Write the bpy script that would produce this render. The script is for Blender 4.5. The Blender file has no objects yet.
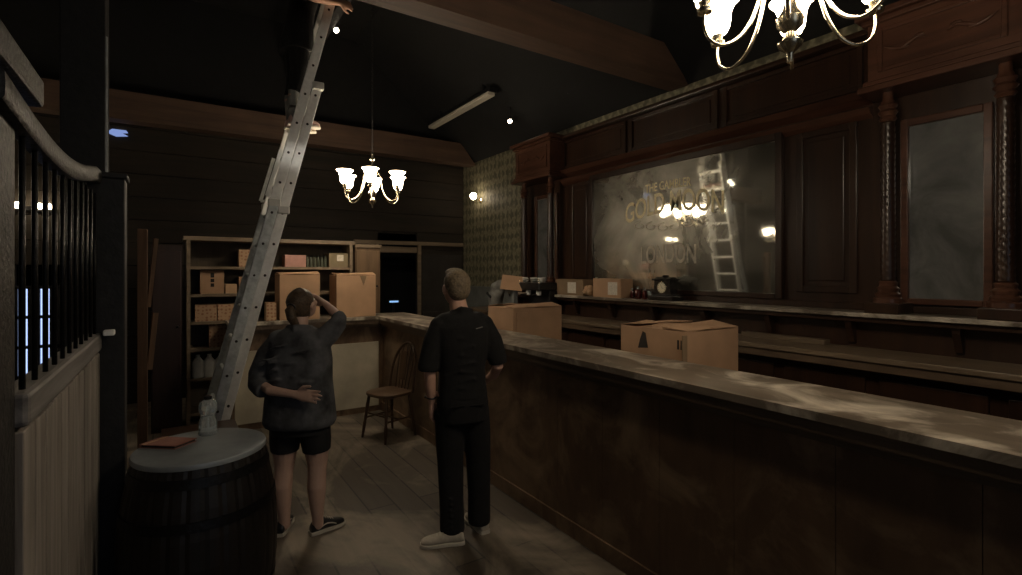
import bpy, bmesh, math, random
from mathutils import Vector, Matrix, Euler
random.seed(7)
PI = math.pi
S = bpy.context.scene
COL = S.collection

# ---------------------------------------------------------------- camera
CAM_H = 1.68
YAW = math.radians(33.3)
cam = bpy.data.cameras.new('camera')
cam.sensor_width = 36.0
cam.lens = 18.0
cam.shift_y = -15.5 / 1022.0
cam.clip_start = 0.05
camo = bpy.data.objects.new('camera', cam)
camo.location = (0, 0, CAM_H)
camo.rotation_euler = (PI / 2, 0, -YAW)
COL.objects.link(camo)
S.camera = camo
S.view_settings.view_transform = 'Standard'
S.view_settings.look = 'None'
S.view_settings.gamma = 1.0
S.view_settings.use_curve_mapping = False
S.view_settings.exposure = 0.0
S.cycles.use_denoising = True
S.cycles.max_bounces = 8
S.cycles.sample_clamp_indirect = 4.0

# ---------------------------------------------------------------- world
w = bpy.data.worlds.new('night'); S.world = w; w.use_nodes = True
w.node_tree.nodes['Background'].inputs[0].default_value = (0.30, 0.34, 0.42, 1)
w.node_tree.nodes['Background'].inputs[1].default_value = 0.0

SHADE_E = 46.0      # glow of the chandelier glass

DAY_E = 0.62        # cool daylight fill from the unseen door added behind the camera

# ---------------------------------------------------------------- pixel helpers
def px_dir(px):
    u = (px - 511) / 511.0
    return Vector((math.sin(YAW) + math.cos(YAW) * u, math.cos(YAW) - math.sin(YAW) * u, 0))
def y_on_x(px, X):           # Y of the point on a wall plane x = X
    r = px_dir(px); return X * r.y / r.x
def at(px, d, py=None):
    r = px_dir(px) * d
    z = 0 if py is None else CAM_H + (272 - py) / 511.0 * d
    return Vector((r.x, r.y, z))

# ---------------------------------------------------------------- materials
def nodes(name):
    m = bpy.data.materials.new(name); m.use_nodes = True
    nt = m.node_tree; return m, nt, nt.nodes['Principled BSDF']
def ramp(nt, fac, stops):
    r = nt.nodes.new('ShaderNodeValToRGB')
    els = r.color_ramp.elements
    while len(els) > 1: els.remove(els[-1])
    els[0].position = stops[0][0]; els[0].color = (*stops[0][1], 1)
    for p, c in stops[1:]:
        e = els.new(p); e.color = (*c, 1)
    nt.links.new(fac, r.inputs[0]); return r.outputs[0]
def coords(nt, scale, rot=(0, 0, 0), kind='Object'):
    tc = nt.nodes.new('ShaderNodeTexCoord'); mp = nt.nodes.new('ShaderNodeMapping')
    mp.inputs['Scale'].default_value = scale; mp.inputs['Rotation'].default_value = rot
    nt.links.new(tc.outputs[kind], mp.inputs[0]); return mp.outputs[0]
def noise(nt, vec, scale, detail=5, dist=0.0, rough=0.55):
    n = nt.nodes.new('ShaderNodeTexNoise'); n.inputs['Scale'].default_value = scale
    n.inputs['Detail'].default_value = detail; n.inputs['Distortion'].default_value = dist
    n.inputs['Roughness'].default_value = rough
    nt.links.new(vec, n.inputs['Vector']); return n.outputs[0]
def bump(nt, p, h, strength=0.3, dist=0.01):
    b = nt.nodes.new('ShaderNodeBump'); b.inputs['Strength'].default_value = strength
    b.inputs['Distance'].default_value = dist
    nt.links.new(h, b.inputs['Height']); nt.links.new(b.outputs[0], p.inputs['Normal'])
def mixc(nt, fac, a, b, mode='MIX'):
    m = nt.nodes.new('ShaderNodeMix'); m.data_type = 'RGBA'; m.blend_type = mode
    def put(v, i):
        if isinstance(v, tuple): m.inputs[i].default_value = (*v, 1)
        else: nt.links.new(v, m.inputs[i])
    if isinstance(fac, float): m.inputs[0].default_value = fac
    else: nt.links.new(fac, m.inputs[0])
    put(a, 6); put(b, 7); return m.outputs[2]

def plain(name, col, rough=0.6, metal=0.0, var=0.25, scale=12, bmp=0.1):
    m, nt, p = nodes(name)
    n = noise(nt, coords(nt, (1, 1, 1)), scale)
    lo = tuple(c * (1 - var) for c in col); hi = tuple(min(1, c * (1 + var)) for c in col)
    nt.links.new(ramp(nt, n, [(0.3, lo), (0.7, hi)]), p.inputs['Base Color'])
    p.inputs['Roughness'].default_value = rough; p.inputs['Metallic'].default_value = metal
    if bmp: bump(nt, p, n, bmp)
    return m
def wood(name, lo, hi, axis='Z', scale=9, rough=0.45, bmp=0.25, dust=None, stretch=0.07):
    m, nt, p = nodes(name)
    sc = {'X': (stretch, 1, 1), 'Y': (1, stretch, 1), 'Z': (1, 1, stretch)}[axis]
    v = coords(nt, sc)
    n = noise(nt, v, scale * 2.2, 8, 0.6, 0.6)
    c = ramp(nt, n, [(0.28, lo), (0.52, tuple((a + b) / 2 for a, b in zip(lo, hi))), (0.75, hi)])
    n2 = noise(nt, coords(nt, (1, 1, 1)), 1.7, 3)
    c = mixc(nt, 0.55, c, ramp(nt, n2, [(0.3, (0.45, 0.45, 0.45)), (0.7, (1, 1, 1))]), 'MULTIPLY')
    if dust:
        n3 = noise(nt, coords(nt, (1.6, 1, 1)), 2.3, 8, 0.8, 0.62)
        f = ramp(nt, n3, [(0.46, (0, 0, 0)), (0.66, (1, 1, 1))])
        c = mixc(nt, f, c, dust)
    nt.links.new(c, p.inputs['Base Color'])
    p.inputs['Roughness'].default_value = rough
    bump(nt, p, n, bmp, 0.004)
    return m
def emis(name, col, strength):
    m = bpy.data.materials.new(name); m.use_nodes = True; nt = m.node_tree
    nt.nodes.clear(); o = nt.nodes.new('ShaderNodeOutputMaterial'); e = nt.nodes.new('ShaderNodeEmission')
    e.inputs[0].default_value = (*col, 1); e.inputs[1].default_value = strength
    nt.links.new(e.outputs[0], o.inputs[0]); return m

M = {}
M['bar_front'] = wood('bar front wood', (0.095, 0.055, 0.031), (0.18, 0.108, 0.062), 'Z', 3, 0.55, 0.12, dust=(0.25, 0.17, 0.105), stretch=0.3)
M['bar_top'] = wood('dusty bar top', (0.10, 0.078, 0.058), (0.21, 0.17, 0.13), 'Y', 6, 0.42, 0.2, dust=(0.58, 0.52, 0.43))
M['bar_edge'] = wood('bar edge wood', (0.07, 0.045, 0.028), (0.17, 0.12, 0.08), 'Y', 7, 0.4)
M['counter_top'] = wood('work counter wood', (0.10, 0.07, 0.045), (0.24, 0.18, 0.12), 'Y', 7, 0.4)
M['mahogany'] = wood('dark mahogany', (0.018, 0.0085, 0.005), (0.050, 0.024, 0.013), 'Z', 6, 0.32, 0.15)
M['mahogany_lit'] = wood('lamplit mahogany moulding', (0.050, 0.022, 0.014), (0.140, 0.064, 0.040), 'Y', 6, 0.28, 0.15)  # same wood as the mahogany, lightened to paint in lamplight on header and mouldings
M['beam'] = wood('rough beam', (0.058, 0.032, 0.020), (0.125, 0.070, 0.044), 'X', 6, 0.75, 0.5)
M['back_wood'] = wood('back wall boards', (0.009, 0.0062, 0.0036), (0.030, 0.020, 0.011), 'X', 5, 0.8)
M['shelf_wood'] = wood('shelf wood', (0.15, 0.112, 0.072), (0.30, 0.225, 0.15), 'X', 7, 0.6)
M['shelf_back'] = wood('shelf back boards', (0.06, 0.045, 0.03), (0.13, 0.10, 0.065), 'Z', 5, 0.7)
M['old_wood'] = wood('weathered post wood', (0.10, 0.055, 0.030), (0.26, 0.15, 0.085), 'Z', 7, 0.7, 0.4)
M['red_wood'] = wood('dark red door wood', (0.014, 0.006, 0.004), (0.034, 0.013, 0.009), 'Z', 5, 0.5)
M['cabinet_brown'] = wood('tall cabinet wood', (0.10, 0.06, 0.03), (0.20, 0.125, 0.065), 'Z', 5, 0.6)
M['chair_wood'] = wood('chair wood', (0.045, 0.024, 0.012), (0.12, 0.065, 0.032), 'Z', 8, 0.4)
M['chair_seat'] = wood('worn chair seat', (0.06, 0.035, 0.02), (0.14, 0.085, 0.05), 'X', 8, 0.4)
M['stall_plank'] = wood('grey stall planks', (0.16, 0.138, 0.12), (0.40, 0.355, 0.315), 'Z', 9, 0.75, 0.5)
M['stall_rail'] = wood('dusty stall rail', (0.11, 0.10, 0.095), (0.34, 0.32, 0.31), 'Y', 10, 0.6, 0.5)
M['black_wood'] = plain('black painted wood', (0.006, 0.006, 0.0065), 0.6, 0, 0.5, 20, 0.4)
M['black_wall'] = plain('black ceiling paint', (0.0028, 0.0030, 0.0034), 0.9, 0, 0.4, 8, 0.2)
M['pale_panel'] = plain('pale plaster board', (0.43, 0.39, 0.30), 0.75, 0, 0.22, 3, 0.15)
M['side_wall'] = plain('dark plaster', (0.030, 0.026, 0.022), 0.9, 0, 0.3, 4, 0.2)
M['wainscot'] = plain('grey wainscot paint', (0.17, 0.18, 0.175), 0.6, 0, 0.2, 5, 0.1)
M['iron'] = plain('black iron', (0.010, 0.010, 0.011), 0.4, 0.6, 0.4, 60, 0.3)
M['dusty_iron'] = plain('mottled iron', (0.030, 0.028, 0.026), 0.5, 0.35, 0.75, 55, 0.5)
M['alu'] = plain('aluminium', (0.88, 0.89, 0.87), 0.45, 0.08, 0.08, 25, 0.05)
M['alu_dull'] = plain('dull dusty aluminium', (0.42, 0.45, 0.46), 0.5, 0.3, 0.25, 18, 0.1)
M['black_plastic'] = plain('black plastic', (0.012, 0.012, 0.013), 0.35, 0, 0.1, 20, 0)
M['white_plastic'] = plain('white plastic', (0.62, 0.62, 0.58), 0.45, 0, 0.05, 20, 0)
M['chrome'] = plain('brushed brass', (0.62, 0.56, 0.42), 0.22, 1.0, 0.1, 30, 0.05)
M['card'] = plain('cardboard', (0.42, 0.26, 0.155), 0.8, 0, 0.12, 5, 0.05)
M['card_dark'] = plain('dark cardboard', (0.22, 0.15, 0.09), 0.85, 0, 0.15, 5, 0.05)
M['card_in'] = plain('pale cardboard', (0.50, 0.33, 0.20), 0.85, 0, 0.1, 5, 0.05)
M['paper'] = plain('label paper', (0.62, 0.58, 0.50), 0.8, 0, 0.2, 60, 0)
M['pink_card'] = plain('pink carton', (0.46, 0.25, 0.21), 0.75, 0, 0.15, 9, 0)
M['cream_card'] = plain('dull olive carton', (0.21, 0.17, 0.10), 0.8, 0, 0.15, 9, 0)
M['ink'] = plain('black ink', (0.02, 0.016, 0.014), 0.8, 0, 0.1, 9, 0)
M['marble'] = plain('black marble', (0.016, 0.014, 0.013), 0.25, 0, 0.5, 14, 0)
M['dial'] = plain('clock dial', (0.72, 0.66, 0.50), 0.5, 0, 0.05, 9, 0)
M['leather'] = plain('red brown leather', (0.27, 0.115, 0.088), 0.6, 0, 0.15, 30, 0.2)
M['zinc'] = plain('dull zinc barrel head', (0.26, 0.29, 0.31), 0.42, 0.3, 0.28, 4, 0.1)
M['barrel'] = wood('black barrel staves', (0.004, 0.003, 0.0025), (0.012, 0.008, 0.006), 'Z', 8, 0.5, 0.4)
M['grey_cloth'] = plain('grey cloth', (0.20, 0.20, 0.19), 0.95, 0, 0.35, 9, 0.5)
M['skin'] = plain('skin', (0.56, 0.33, 0.24), 0.55, 0, 0.06, 12, 0.02)
M['skin_pale'] = plain('pale skin', (0.50, 0.33, 0.26), 0.55, 0, 0.06, 12, 0.02)
M['lips'] = plain('lips', (0.40, 0.16, 0.13), 0.5, 0, 0.05, 12, 0)
M['eye'] = plain('eye white', (0.8, 0.78, 0.74), 0.3, 0, 0.02, 12, 0)
M['hair_m'] = plain('greying fair hair', (0.16, 0.12, 0.075), 0.7, 0, 0.5, 70, 0.6)
M['hair_f'] = plain('dark blonde hair', (0.060, 0.038, 0.020), 0.6, 0, 0.5, 60, 0.6)
M['black_cloth'] = plain('black cotton', (0.0048, 0.0046, 0.0050), 0.95, 0, 0.3, 25, 0.3)
M['camo'] = plain('mottled charcoal cotton', (0.062, 0.064, 0.070), 0.95, 0, 0.75, 9, 0.4)
M['short_cloth'] = plain('black stretch cloth', (0.007, 0.007, 0.008), 0.8, 0, 0.2, 20, 0.1)
M['pale_shoe'] = plain('pale canvas', (0.42, 0.38, 0.31), 0.8, 0, 0.1, 40, 0.1)
M['sole'] = plain('white rubber', (0.50, 0.46, 0.39), 0.6, 0, 0.08, 30, 0)
M['pink_shoe'] = plain('dusty pink canvas', (0.50, 0.33, 0.29), 0.85, 0, 0.15, 40, 0.1)
M['gold'] = plain('worn gold leaf', (0.78, 0.68, 0.42), 0.5, 0.0, 0.3, 40, 0)
M['silver_ink'] = plain('worn pale lettering', (0.50, 0.46, 0.38), 0.6, 0.0, 0.3, 40, 0)
M['bulb'] = emis('warm bulb', (1.0, 0.80, 0.52), 30)
M['spot'] = emis('spot lens', (1.0, 0.86, 0.62), 25)
M['day'] = emis('daylight pane', (0.42, 0.56, 0.95), 1.6)
M['day_dim'] = emis('dim daylight pane', (0.30, 0.42, 0.85), 0.7)
M['screen'] = emis('blue screen', (0.30, 0.55, 0.95), 1.0)

def shade_mat(strength=SHADE_E):
    m, nt, p = nodes('lit frosted glass')
    p.inputs['Base Color'].default_value = (0.9, 0.85, 0.72, 1)
    p.inputs['Roughness'].default_value = 0.3
    tc = nt.nodes.new('ShaderNodeTexCoord'); sx = nt.nodes.new('ShaderNodeSeparateXYZ')
    nt.links.new(tc.outputs['Generated'], sx.inputs[0])
    c = ramp(nt, sx.outputs[2], [(0.0, (1.0, 0.78, 0.52)), (0.55, (1.0, 0.87, 0.70)), (0.86, (1.0, 0.83, 0.60)), (1.0, (0.60, 0.43, 0.25))])
    nt.links.new(c, p.inputs['Emission Color']); p.inputs['Emission Strength'].default_value = strength
    return m
M['shade'] = shade_mat()

def mirror_mat(name, base, lo, hi, rough=0.05, scale=1.6, grime=(0.42, 0.40, 0.34), haze=0.5, centre=None):
    m, nt, p = nodes(name)
    out = [n for n in nt.nodes if n.type == 'OUTPUT_MATERIAL'][0]
    n = noise(nt, coords(nt, (1, 1, 1)), scale, 7, 0.7, 0.62)
    f = nt.nodes.new('ShaderNodeMapRange'); f.inputs[1].default_value = 0.35; f.inputs[2].default_value = 0.7
    f.inputs[3].default_value = lo; f.inputs[4].default_value = hi
    nt.links.new(n, f.inputs[0]); fac = f.outputs[0]
    if centre:      # grime thickened round the lettering, painting in the pale glow there
        tc = nt.nodes.new('ShaderNodeTexCoord'); vm = nt.nodes.new('ShaderNodeVectorMath'); vm.operation = 'DISTANCE'
        vm.inputs[1].default_value = centre; nt.links.new(tc.outputs['Object'], vm.inputs[0])
        g = nt.nodes.new('ShaderNodeMapRange'); g.interpolation_type = 'SMOOTHSTEP'
        g.inputs[1].default_value = 0.25; g.inputs[2].default_value = 1.15; g.inputs[3].default_value = 1.0; g.inputs[4].default_value = 0.28
        nt.links.new(vm.outputs['Value'], g.inputs[0])
        q = nt.nodes.new('ShaderNodeMath'); q.operation = 'MULTIPLY'; nt.links.new(fac, q.inputs[0]); nt.links.new(g.outputs[0], q.inputs[1]); fac = q.outputs[0]
    p.inputs['Base Color'].default_value = (*base, 1); p.inputs['Metallic'].default_value = 1
    p.inputs['Roughness'].default_value = rough
    d = nt.nodes.new('ShaderNodeBsdfDiffuse'); d.inputs[0].default_value = (*grime, 1)
    g = nt.nodes.new('ShaderNodeBsdfGlossy'); g.inputs[0].default_value = (0.75, 0.72, 0.62, 1); g.inputs[1].default_value = 0.42
    a = nt.nodes.new('ShaderNodeMixShader'); a.inputs[0].default_value = haze
    nt.links.new(d.outputs[0], a.inputs[1]); nt.links.new(g.outputs[0], a.inputs[2])
    s = nt.nodes.new('ShaderNodeMixShader')
    nt.links.new(fac, s.inputs[0]); nt.links.new(p.outputs[0], s.inputs[1]); nt.links.new(a.outputs[0], s.inputs[2])
    nt.links.new(s.outputs[0], out.inputs[0]); return m
M['mirror'] = mirror_mat('dusty antique mirror', (0.52, 0.52, 0.48), 0.14, 0.80, 0.04, centre=(0, 0.22, 0.80))
M['mirror_foggy'] = mirror_mat('foggy side mirror', (0.16, 0.17, 0.18), 0.30, 0.7, 0.14, 3, (0.24, 0.245, 0.24), 0.0)

def glass_mat():
    m, nt, p = nodes('clear grey glass')
    p.inputs['Base Color'].default_value = (0.80, 0.88, 0.88, 1); p.inputs['Roughness'].default_value = 0.08
    p.inputs['Transmission Weight'].default_value = 0.75; p.inputs['IOR'].default_value = 1.4
    n = noise(nt, coords(nt, (1, 1, 1)), 8); return m
M['glass'] = glass_mat()
def redglass():
    m, nt, p = nodes('dark red glass'); n = noise(nt, coords(nt, (1, 1, 1)), 10)
    nt.links.new(ramp(nt, n, [(0.3, (0.045, 0.008, 0.007)), (0.7, (0.08, 0.012, 0.010))]), p.inputs['Base Color'])
    p.inputs['Roughness'].default_value = 0.12; return m
M['red_glass'] = redglass()

def floor_mat():
    m, nt, p = nodes('dusty dark floorboards')
    br = nt.nodes.new('ShaderNodeTexBrick')
    br.inputs['Scale'].default_value = 1.0
    br.inputs['Color1'].default_value = (0.060, 0.047, 0.035, 1); br.inputs['Color2'].default_value = (0.100, 0.081, 0.062, 1)
    br.inputs['Mortar'].default_value = (0.015, 0.012, 0.010, 1)
    br.inputs['Mortar Size'].default_value = 0.006; br.inputs['Brick Width'].default_value = 2.6
    br.inputs['Row Height'].default_value = 0.19; br.offset = 0.37
    nt.links.new(coords(nt, (1, 1, 1), (0, 0, PI / 2)), br.inputs['Vector'])
    n = noise(nt, coords(nt, (1, 0.6, 1)), 1.6, 7, 1.2, 0.6)
    f = ramp(nt, n, [(0.47, (0, 0, 0)), (0.62, (0.9, 0.9, 0.9))])
    c = mixc(nt, f, br.outputs['Color'], (0.25, 0.21, 0.16))
    n2 = noise(nt, coords(nt, (1, 0.08, 1)), 22, 6)
    c = mixc(nt, 0.5, c, ramp(nt, n2, [(0.3, (0.55, 0.55, 0.55)), (0.7, (1, 1, 1))]), 'MULTIPLY')
    nt.links.new(c, p.inputs['Base Color']); p.inputs['Roughness'].default_value = 0.55
    bump(nt, p, br.outputs['Fac'], -0.4, 0.004); return m
M['floor'] = floor_mat()
def wallpaper_mat():
    m, nt, p = nodes('olive damask wallpaper')
    tc = nt.nodes.new('ShaderNodeTexCoord'); sx = nt.nodes.new('ShaderNodeSeparateXYZ'); nt.links.new(tc.outputs['Object'], sx.inputs[0])
    def math_(op, a, b=None):
        q = nt.nodes.new('ShaderNodeMath'); q.operation = op
        for i, v in enumerate((a, b)):
            if v is None: continue
            if isinstance(v, (int, float)): q.inputs[i].default_value = v
            else: nt.links.new(v, q.inputs[i])
        return q.outputs[0]
    ya = math_('MULTIPLY', sx.outputs[1], 26.0); za = math_('MULTIPLY', sx.outputs[2], 19.0)
    l1 = math_('SINE', math_('ADD', ya, za)); l2 = math_('SINE', math_('SUBTRACT', ya, za))
    l3 = math_('SINE', math_('MULTIPLY', sx.outputs[1], 78.0)); l4 = math_('SINE', math_('MULTIPLY', sx.outputs[2], 57.0))
    base = math_('ADD', math_('MULTIPLY', l1, l2), math_('MULTIPLY', math_('MULTIPLY', l3, l4), 0.45))
    n = noise(nt, coords(nt, (1, 1, 1)), 14, 5)
    v = math_('ADD', math_('MULTIPLY', base, 0.28), n)
    c = ramp(nt, v, [(0.30, (0.085, 0.080, 0.050)), (0.48, (0.15, 0.14, 0.092)), (0.62, (0.25, 0.23, 0.155)), (0.80, (0.17, 0.155, 0.10))])
    nt.links.new(c, p.inputs['Base Color']); p.inputs['Roughness'].default_value = 0.6; return m
M['wallpaper'] = wallpaper_mat()
def print_card():
    m, nt, p = nodes('printed carton')
    vo = nt.nodes.new('ShaderNodeTexVoronoi'); vo.inputs['Scale'].default_value = 26; vo.inputs['Randomness'].default_value = 0.35
    nt.links.new(coords(nt, (1, 1, 1)), vo.inputs['Vector'])
    c = ramp(nt, vo.outputs['Distance'], [(0.25, (0.30, 0.15, 0.085)), (0.42, (0.47, 0.31, 0.19))])
    nt.links.new(c, p.inputs['Base Color']); p.inputs['Roughness'].default_value = 0.8; return m
M['print_card'] = print_card()

# ---------------------------------------------------------------- mesh helpers
class MB:
    def __init__(s): s.bm = bmesh.new()
    def box(s, lo, hi, bevel=0.0, rot=None):
        lo, hi = Vector(lo), Vector(hi); c = (lo + hi) / 2; d = hi - lo
        t = bmesh.new(); bmesh.ops.create_cube(t, size=1)
        bmesh.ops.scale(t, vec=d, verts=t.verts)
        if bevel: bmesh.ops.bevel(t, geom=list(t.edges), offset=bevel, segments=2, affect='EDGES', profile=0.5)
        if rot is not None: bmesh.ops.rotate(t, cent=(0, 0, 0), matrix=rot, verts=t.verts)
        bmesh.ops.translate(t, vec=c, verts=t.verts); s.merge(t); return s
    def merge(s, t):
        me = bpy.data.meshes.new('t'); t.to_mesh(me); t.free(); s.bm.from_mesh(me); bpy.data.meshes.remove(me)
    def bar(s, a, b, w, h, up=(0, 0, 1), bevel=0.0):
        a, b = Vector(a), Vector(b); d = (b - a); L = d.length; x = d.normalized()
        y = Vector(up).cross(x)
        if y.length < 1e-4: y = Vector((0, 1, 0)).cross(x)
        y.normalize(); z = x.cross(y)
        t = bmesh.new(); bmesh.ops.create_cube(t, size=1)
        bmesh.ops.scale(t, vec=(L, w, h), verts=t.verts)
        if bevel: bmesh.ops.bevel(t, geom=list(t.edges), offset=bevel, segments=2, affect='EDGES', profile=0.5)
        R = Matrix((x, y, z)).transposed()
        bmesh.ops.rotate(t, cent=(0, 0, 0), matrix=R, verts=t.verts)
        bmesh.ops.translate(t, vec=(a + b) / 2, verts=t.verts); s.merge(t); return s
    def loft(s, rings, n=20, pw=2.0):
        """rings: (centre, ax, ay) vectors; closed caps"""
        vs = []
        for c, ax, ay in rings:
            c, ax, ay = Vector(c), Vector(ax), Vector(ay); row = []
            for k in range(n):
                t = 2 * PI * k / n; co, si = math.cos(t), math.sin(t)
                co = math.copysign(abs(co) ** (2 / pw), co); si = math.copysign(abs(si) ** (2 / pw), si)
                row.append(s.bm.verts.new(c + ax * co + ay * si))
            vs.append(row)
        for i in range(len(vs) - 1):
            for k in range(n):
                s.bm.faces.new((vs[i][k], vs[i][(k + 1) % n], vs[i + 1][(k + 1) % n], vs[i + 1][k]))
        s.bm.faces.new(list(reversed(vs[0]))); s.bm.faces.new(vs[-1]); return s
    def tube(s, pts, radii, n=12, round_ends=True):
        pts = [Vector(p) for p in pts]
        if not hasattr(radii, '__len__'): radii = [radii] * len(pts)
        rings = []; prev = None
        tang = []
        for i in range(len(pts)):
            a = pts[max(0, i - 1)]; b = pts[min(len(pts) - 1, i + 1)]; tang.append((b - a).normalized())
        ref = Vector((0, 0, 1)) if abs(tang[0].z) < 0.9 else Vector((1, 0, 0))
        x = ref.cross(tang[0]).normalized()
        frames = []
        for t in tang:
            x = (x - t * x.dot(t)).normalized(); frames.append((x, t.cross(x)))
        def ring(c, f, r): return (c, f[0] * r, f[1] * r)
        if round_ends:
            for q in (0.15, 0.6, 0.9):
                r = radii[0]; rings.append(ring(pts[0] - tang[0] * r * math.sqrt(1 - q * q), frames[0], r * q))
        for p, f, r in zip(pts, frames, radii): rings.append(ring(p, f, r))
        if round_ends:
            for q in (0.9, 0.6, 0.15):
                r = radii[-1]; rings.append(ring(pts[-1] + tang[-1] * r * math.sqrt(1 - q * q), frames[-1], r * q))
        return s.loft(rings, n)
    def ell(s, c, r, rot=None, u=20, v=14):
        t = bmesh.new(); bmesh.ops.create_uvsphere(t, u_segments=u, v_segments=v, radius=1)
        bmesh.ops.scale(t, vec=r, verts=t.verts)
        if rot is not None: bmesh.ops.rotate(t, cent=(0, 0, 0), matrix=rot, verts=t.verts)
        bmesh.ops.translate(t, vec=c, verts=t.verts); s.merge(t); return s
    def lathe(s, prof, c=(0, 0, 0), n=24, close=True):
        c = Vector(c); rows = []
        for r, z in prof:
            rows.append([s.bm.verts.new(c + Vector((r * math.cos(2 * PI * k / n), r * math.sin(2 * PI * k / n), z))) for k in range(n)])
        for i in range(len(rows) - 1):
            for k in range(n):
                s.bm.faces.new((rows[i][k], rows[i][(k + 1) % n], rows[i + 1][(k + 1) % n], rows[i + 1][k]))
        if close:
            s.bm.faces.new(list(reversed(rows[0]))); s.bm.faces.new(rows[-1])
        return s
    def prism(s, poly, axis, lo, hi):
        """poly of 2-D points extruded along axis between lo and hi"""
        def P(a, b, t):
            return {'X': (t, a, b), 'Y': (a, t, b), 'Z': (a, b, t)}[axis]
        A = [s.bm.verts.new(P(a, b, lo)) for a, b in poly]; B = [s.bm.verts.new(P(a, b, hi)) for a, b in poly]
        n = len(poly)
        for k in range(n): s.bm.faces.new((A[k], A[(k + 1) % n], B[(k + 1) % n], B[k]))
        s.bm.faces.new(list(reversed(A))); s.bm.faces.new(B); return s
    def torus(s, c, R, r, rot=None, n=12, m=6, sx=1.0):
        t = bmesh.new(); rows = []
        for i in range(n):
            a = 2 * PI * i / n
            rows.append([t.verts.new(((R + r * math.cos(2 * PI * j / m)) * math.cos(a) * sx, (R + r * math.cos(2 * PI * j / m)) * math.sin(a), r * math.sin(2 * PI * j / m))) for j in range(m)])
        for i in range(n):
            for j in range(m):
                t.faces.new((rows[i][j], rows[(i + 1) % n][j], rows[(i + 1) % n][(j + 1) % m], rows[i][(j + 1) % m]))
        if rot is not None: bmesh.ops.rotate(t, cent=(0, 0, 0), matrix=rot, verts=t.verts)
        bmesh.ops.translate(t, vec=c, verts=t.verts); s.merge(t); return s
    def mesh(s, name, smooth=None):
        bmesh.ops.recalc_face_normals(s.bm, faces=s.bm.faces)
        me = bpy.data.meshes.new(name); s.bm.to_mesh(me); s.bm.free()
        if smooth:
            me.polygons.foreach_set('use_smooth', [True] * len(me.polygons))
            if smooth != 'all':
                me.set_sharp_from_angle(angle=math.radians(smooth))
        return me
    def build(s, name, mat, parent=None, smooth=None, label=None, **kw):
        me = s.mesh(name, smooth)
        me.materials.append(M[mat] if isinstance(mat, str) else mat)
        o = bpy.data.objects.new(name, me); COL.objects.link(o)
        if parent: o.parent = parent
        if label: o['label'] = label
        for k, v in kw.items(): o[k] = v
        return o

def blob(name, mb, mat, parent, voxel=0.008, smooth_it=4, label=None):
    """union of closed shapes into one continuous skin"""
    me = mb.mesh(name); o = bpy.data.objects.new(name, me); COL.objects.link(o)
    r = o.modifiers.new('r', 'REMESH'); r.mode = 'VOXEL'; r.voxel_size = voxel
    sm = o.modifiers.new('s', 'SMOOTH'); sm.factor = 0.5; sm.iterations = smooth_it
    dg = bpy.context.evaluated_depsgraph_get(); dg.update()
    me2 = bpy.data.meshes.new_from_object(o.evaluated_get(dg))
    o.modifiers.clear(); o.data = me2; bpy.data.meshes.remove(me)
    me2.polygons.foreach_set('use_smooth', [True] * len(me2.polygons))
    me2.materials.clear(); me2.materials.append(M[mat] if isinstance(mat, str) else mat)
    if parent: o.parent = parent
    if label: o['label'] = label
    return o
def thing(name, label, cat, loc=(0, 0, 0), rz=0, group=None):
    o = bpy.data.objects.new(name, None); COL.objects.link(o)
    o.location = loc; o.rotation_euler = (0, 0, rz); o.empty_display_size = 0.1
    o['label'] = label; o['category'] = cat
    if group: o['group'] = group
    return o
def tag(o, label, cat, group=None):
    o['label'] = label; o['category'] = cat
    if group: o['group'] = group
    return o
def struct(name, mb, mat, **kw):
    o = mb.build(name, mat, None, **kw); o['kind'] = 'structure'; return o
def copy_tree(o, parent=None):
    c = o.copy(); COL.objects.link(c); c.parent = parent
    for ch in list(o.children): copy_tree(ch, c)
    return c
def text_mesh(name, body, size, mat, parent, loc, mtx, extrude=0.002, bend=0.0, sx=1.0, align='CENTER'):
    cu = bpy.data.curves.new(name, 'FONT'); cu.body = body; cu.size = size; cu.extrude = extrude
    cu.align_x = align; cu.align_y = 'CENTER'; cu.offset = size * 0.015
    o = bpy.data.objects.new(name, cu); COL.objects.link(o)
    dg = bpy.context.evaluated_depsgraph_get(); dg.update()
    me = bpy.data.meshes.new_from_object(o.evaluated_get(dg))
    bpy.data.objects.remove(o)
    for v in me.vertices:
        x = v.co.x * sx
        y = v.co.y - bend * x * x
        v.co = mtx @ Vector((x, y, v.co.z)) + Vector(loc)
    me.materials.clear(); me.materials.append(M[mat])
    r = bpy.data.objects.new(name, me); COL.objects.link(r); r.parent = parent
    return r
FACE_LEFT = Matrix(((0, 0, -1), (-1, 0, 0), (0, 1, 0)))   # writing on a wall that faces -X

# ================================================================ SETTING
XW, YB, XL, YF = 4.3, 8.1, -4.5, -3.2
struct('floor', MB().box((XL, YF, -0.1), (XW + 0.2, YB + 1.5, 0)), 'floor')
struct('wall_right', MB().box((XW, YF, 1.44), (XW + 0.15, YB, 3.56)), 'wallpaper')
struct('wainscot_right', MB().box((XW - 0.015, YF, 0), (XW + 0.15, YB, 1.40)).box((XW - 0.04, YF, 1.40), (XW + 0.15, YB, 1.44)), 'wainscot')
struct('ceiling', MB().prism([(XW + 0.15, 3.56), (XW + 0.15, 3.70), (2.4, 5.45), (XL, 5.45), (XL, 5.3), (2.35, 5.3), (XW, 3.56)], 'Y', YF, YB + 0.1), 'black_wall')
struct('wall_left', MB().box((XL - 0.15, YF, 0), (XL, YB, 5.3)), 'side_wall')
struct('wall_front', MB().box((XL, YF - 0.15, 0), (XW, YF, 5.3)), 'side_wall')
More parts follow.
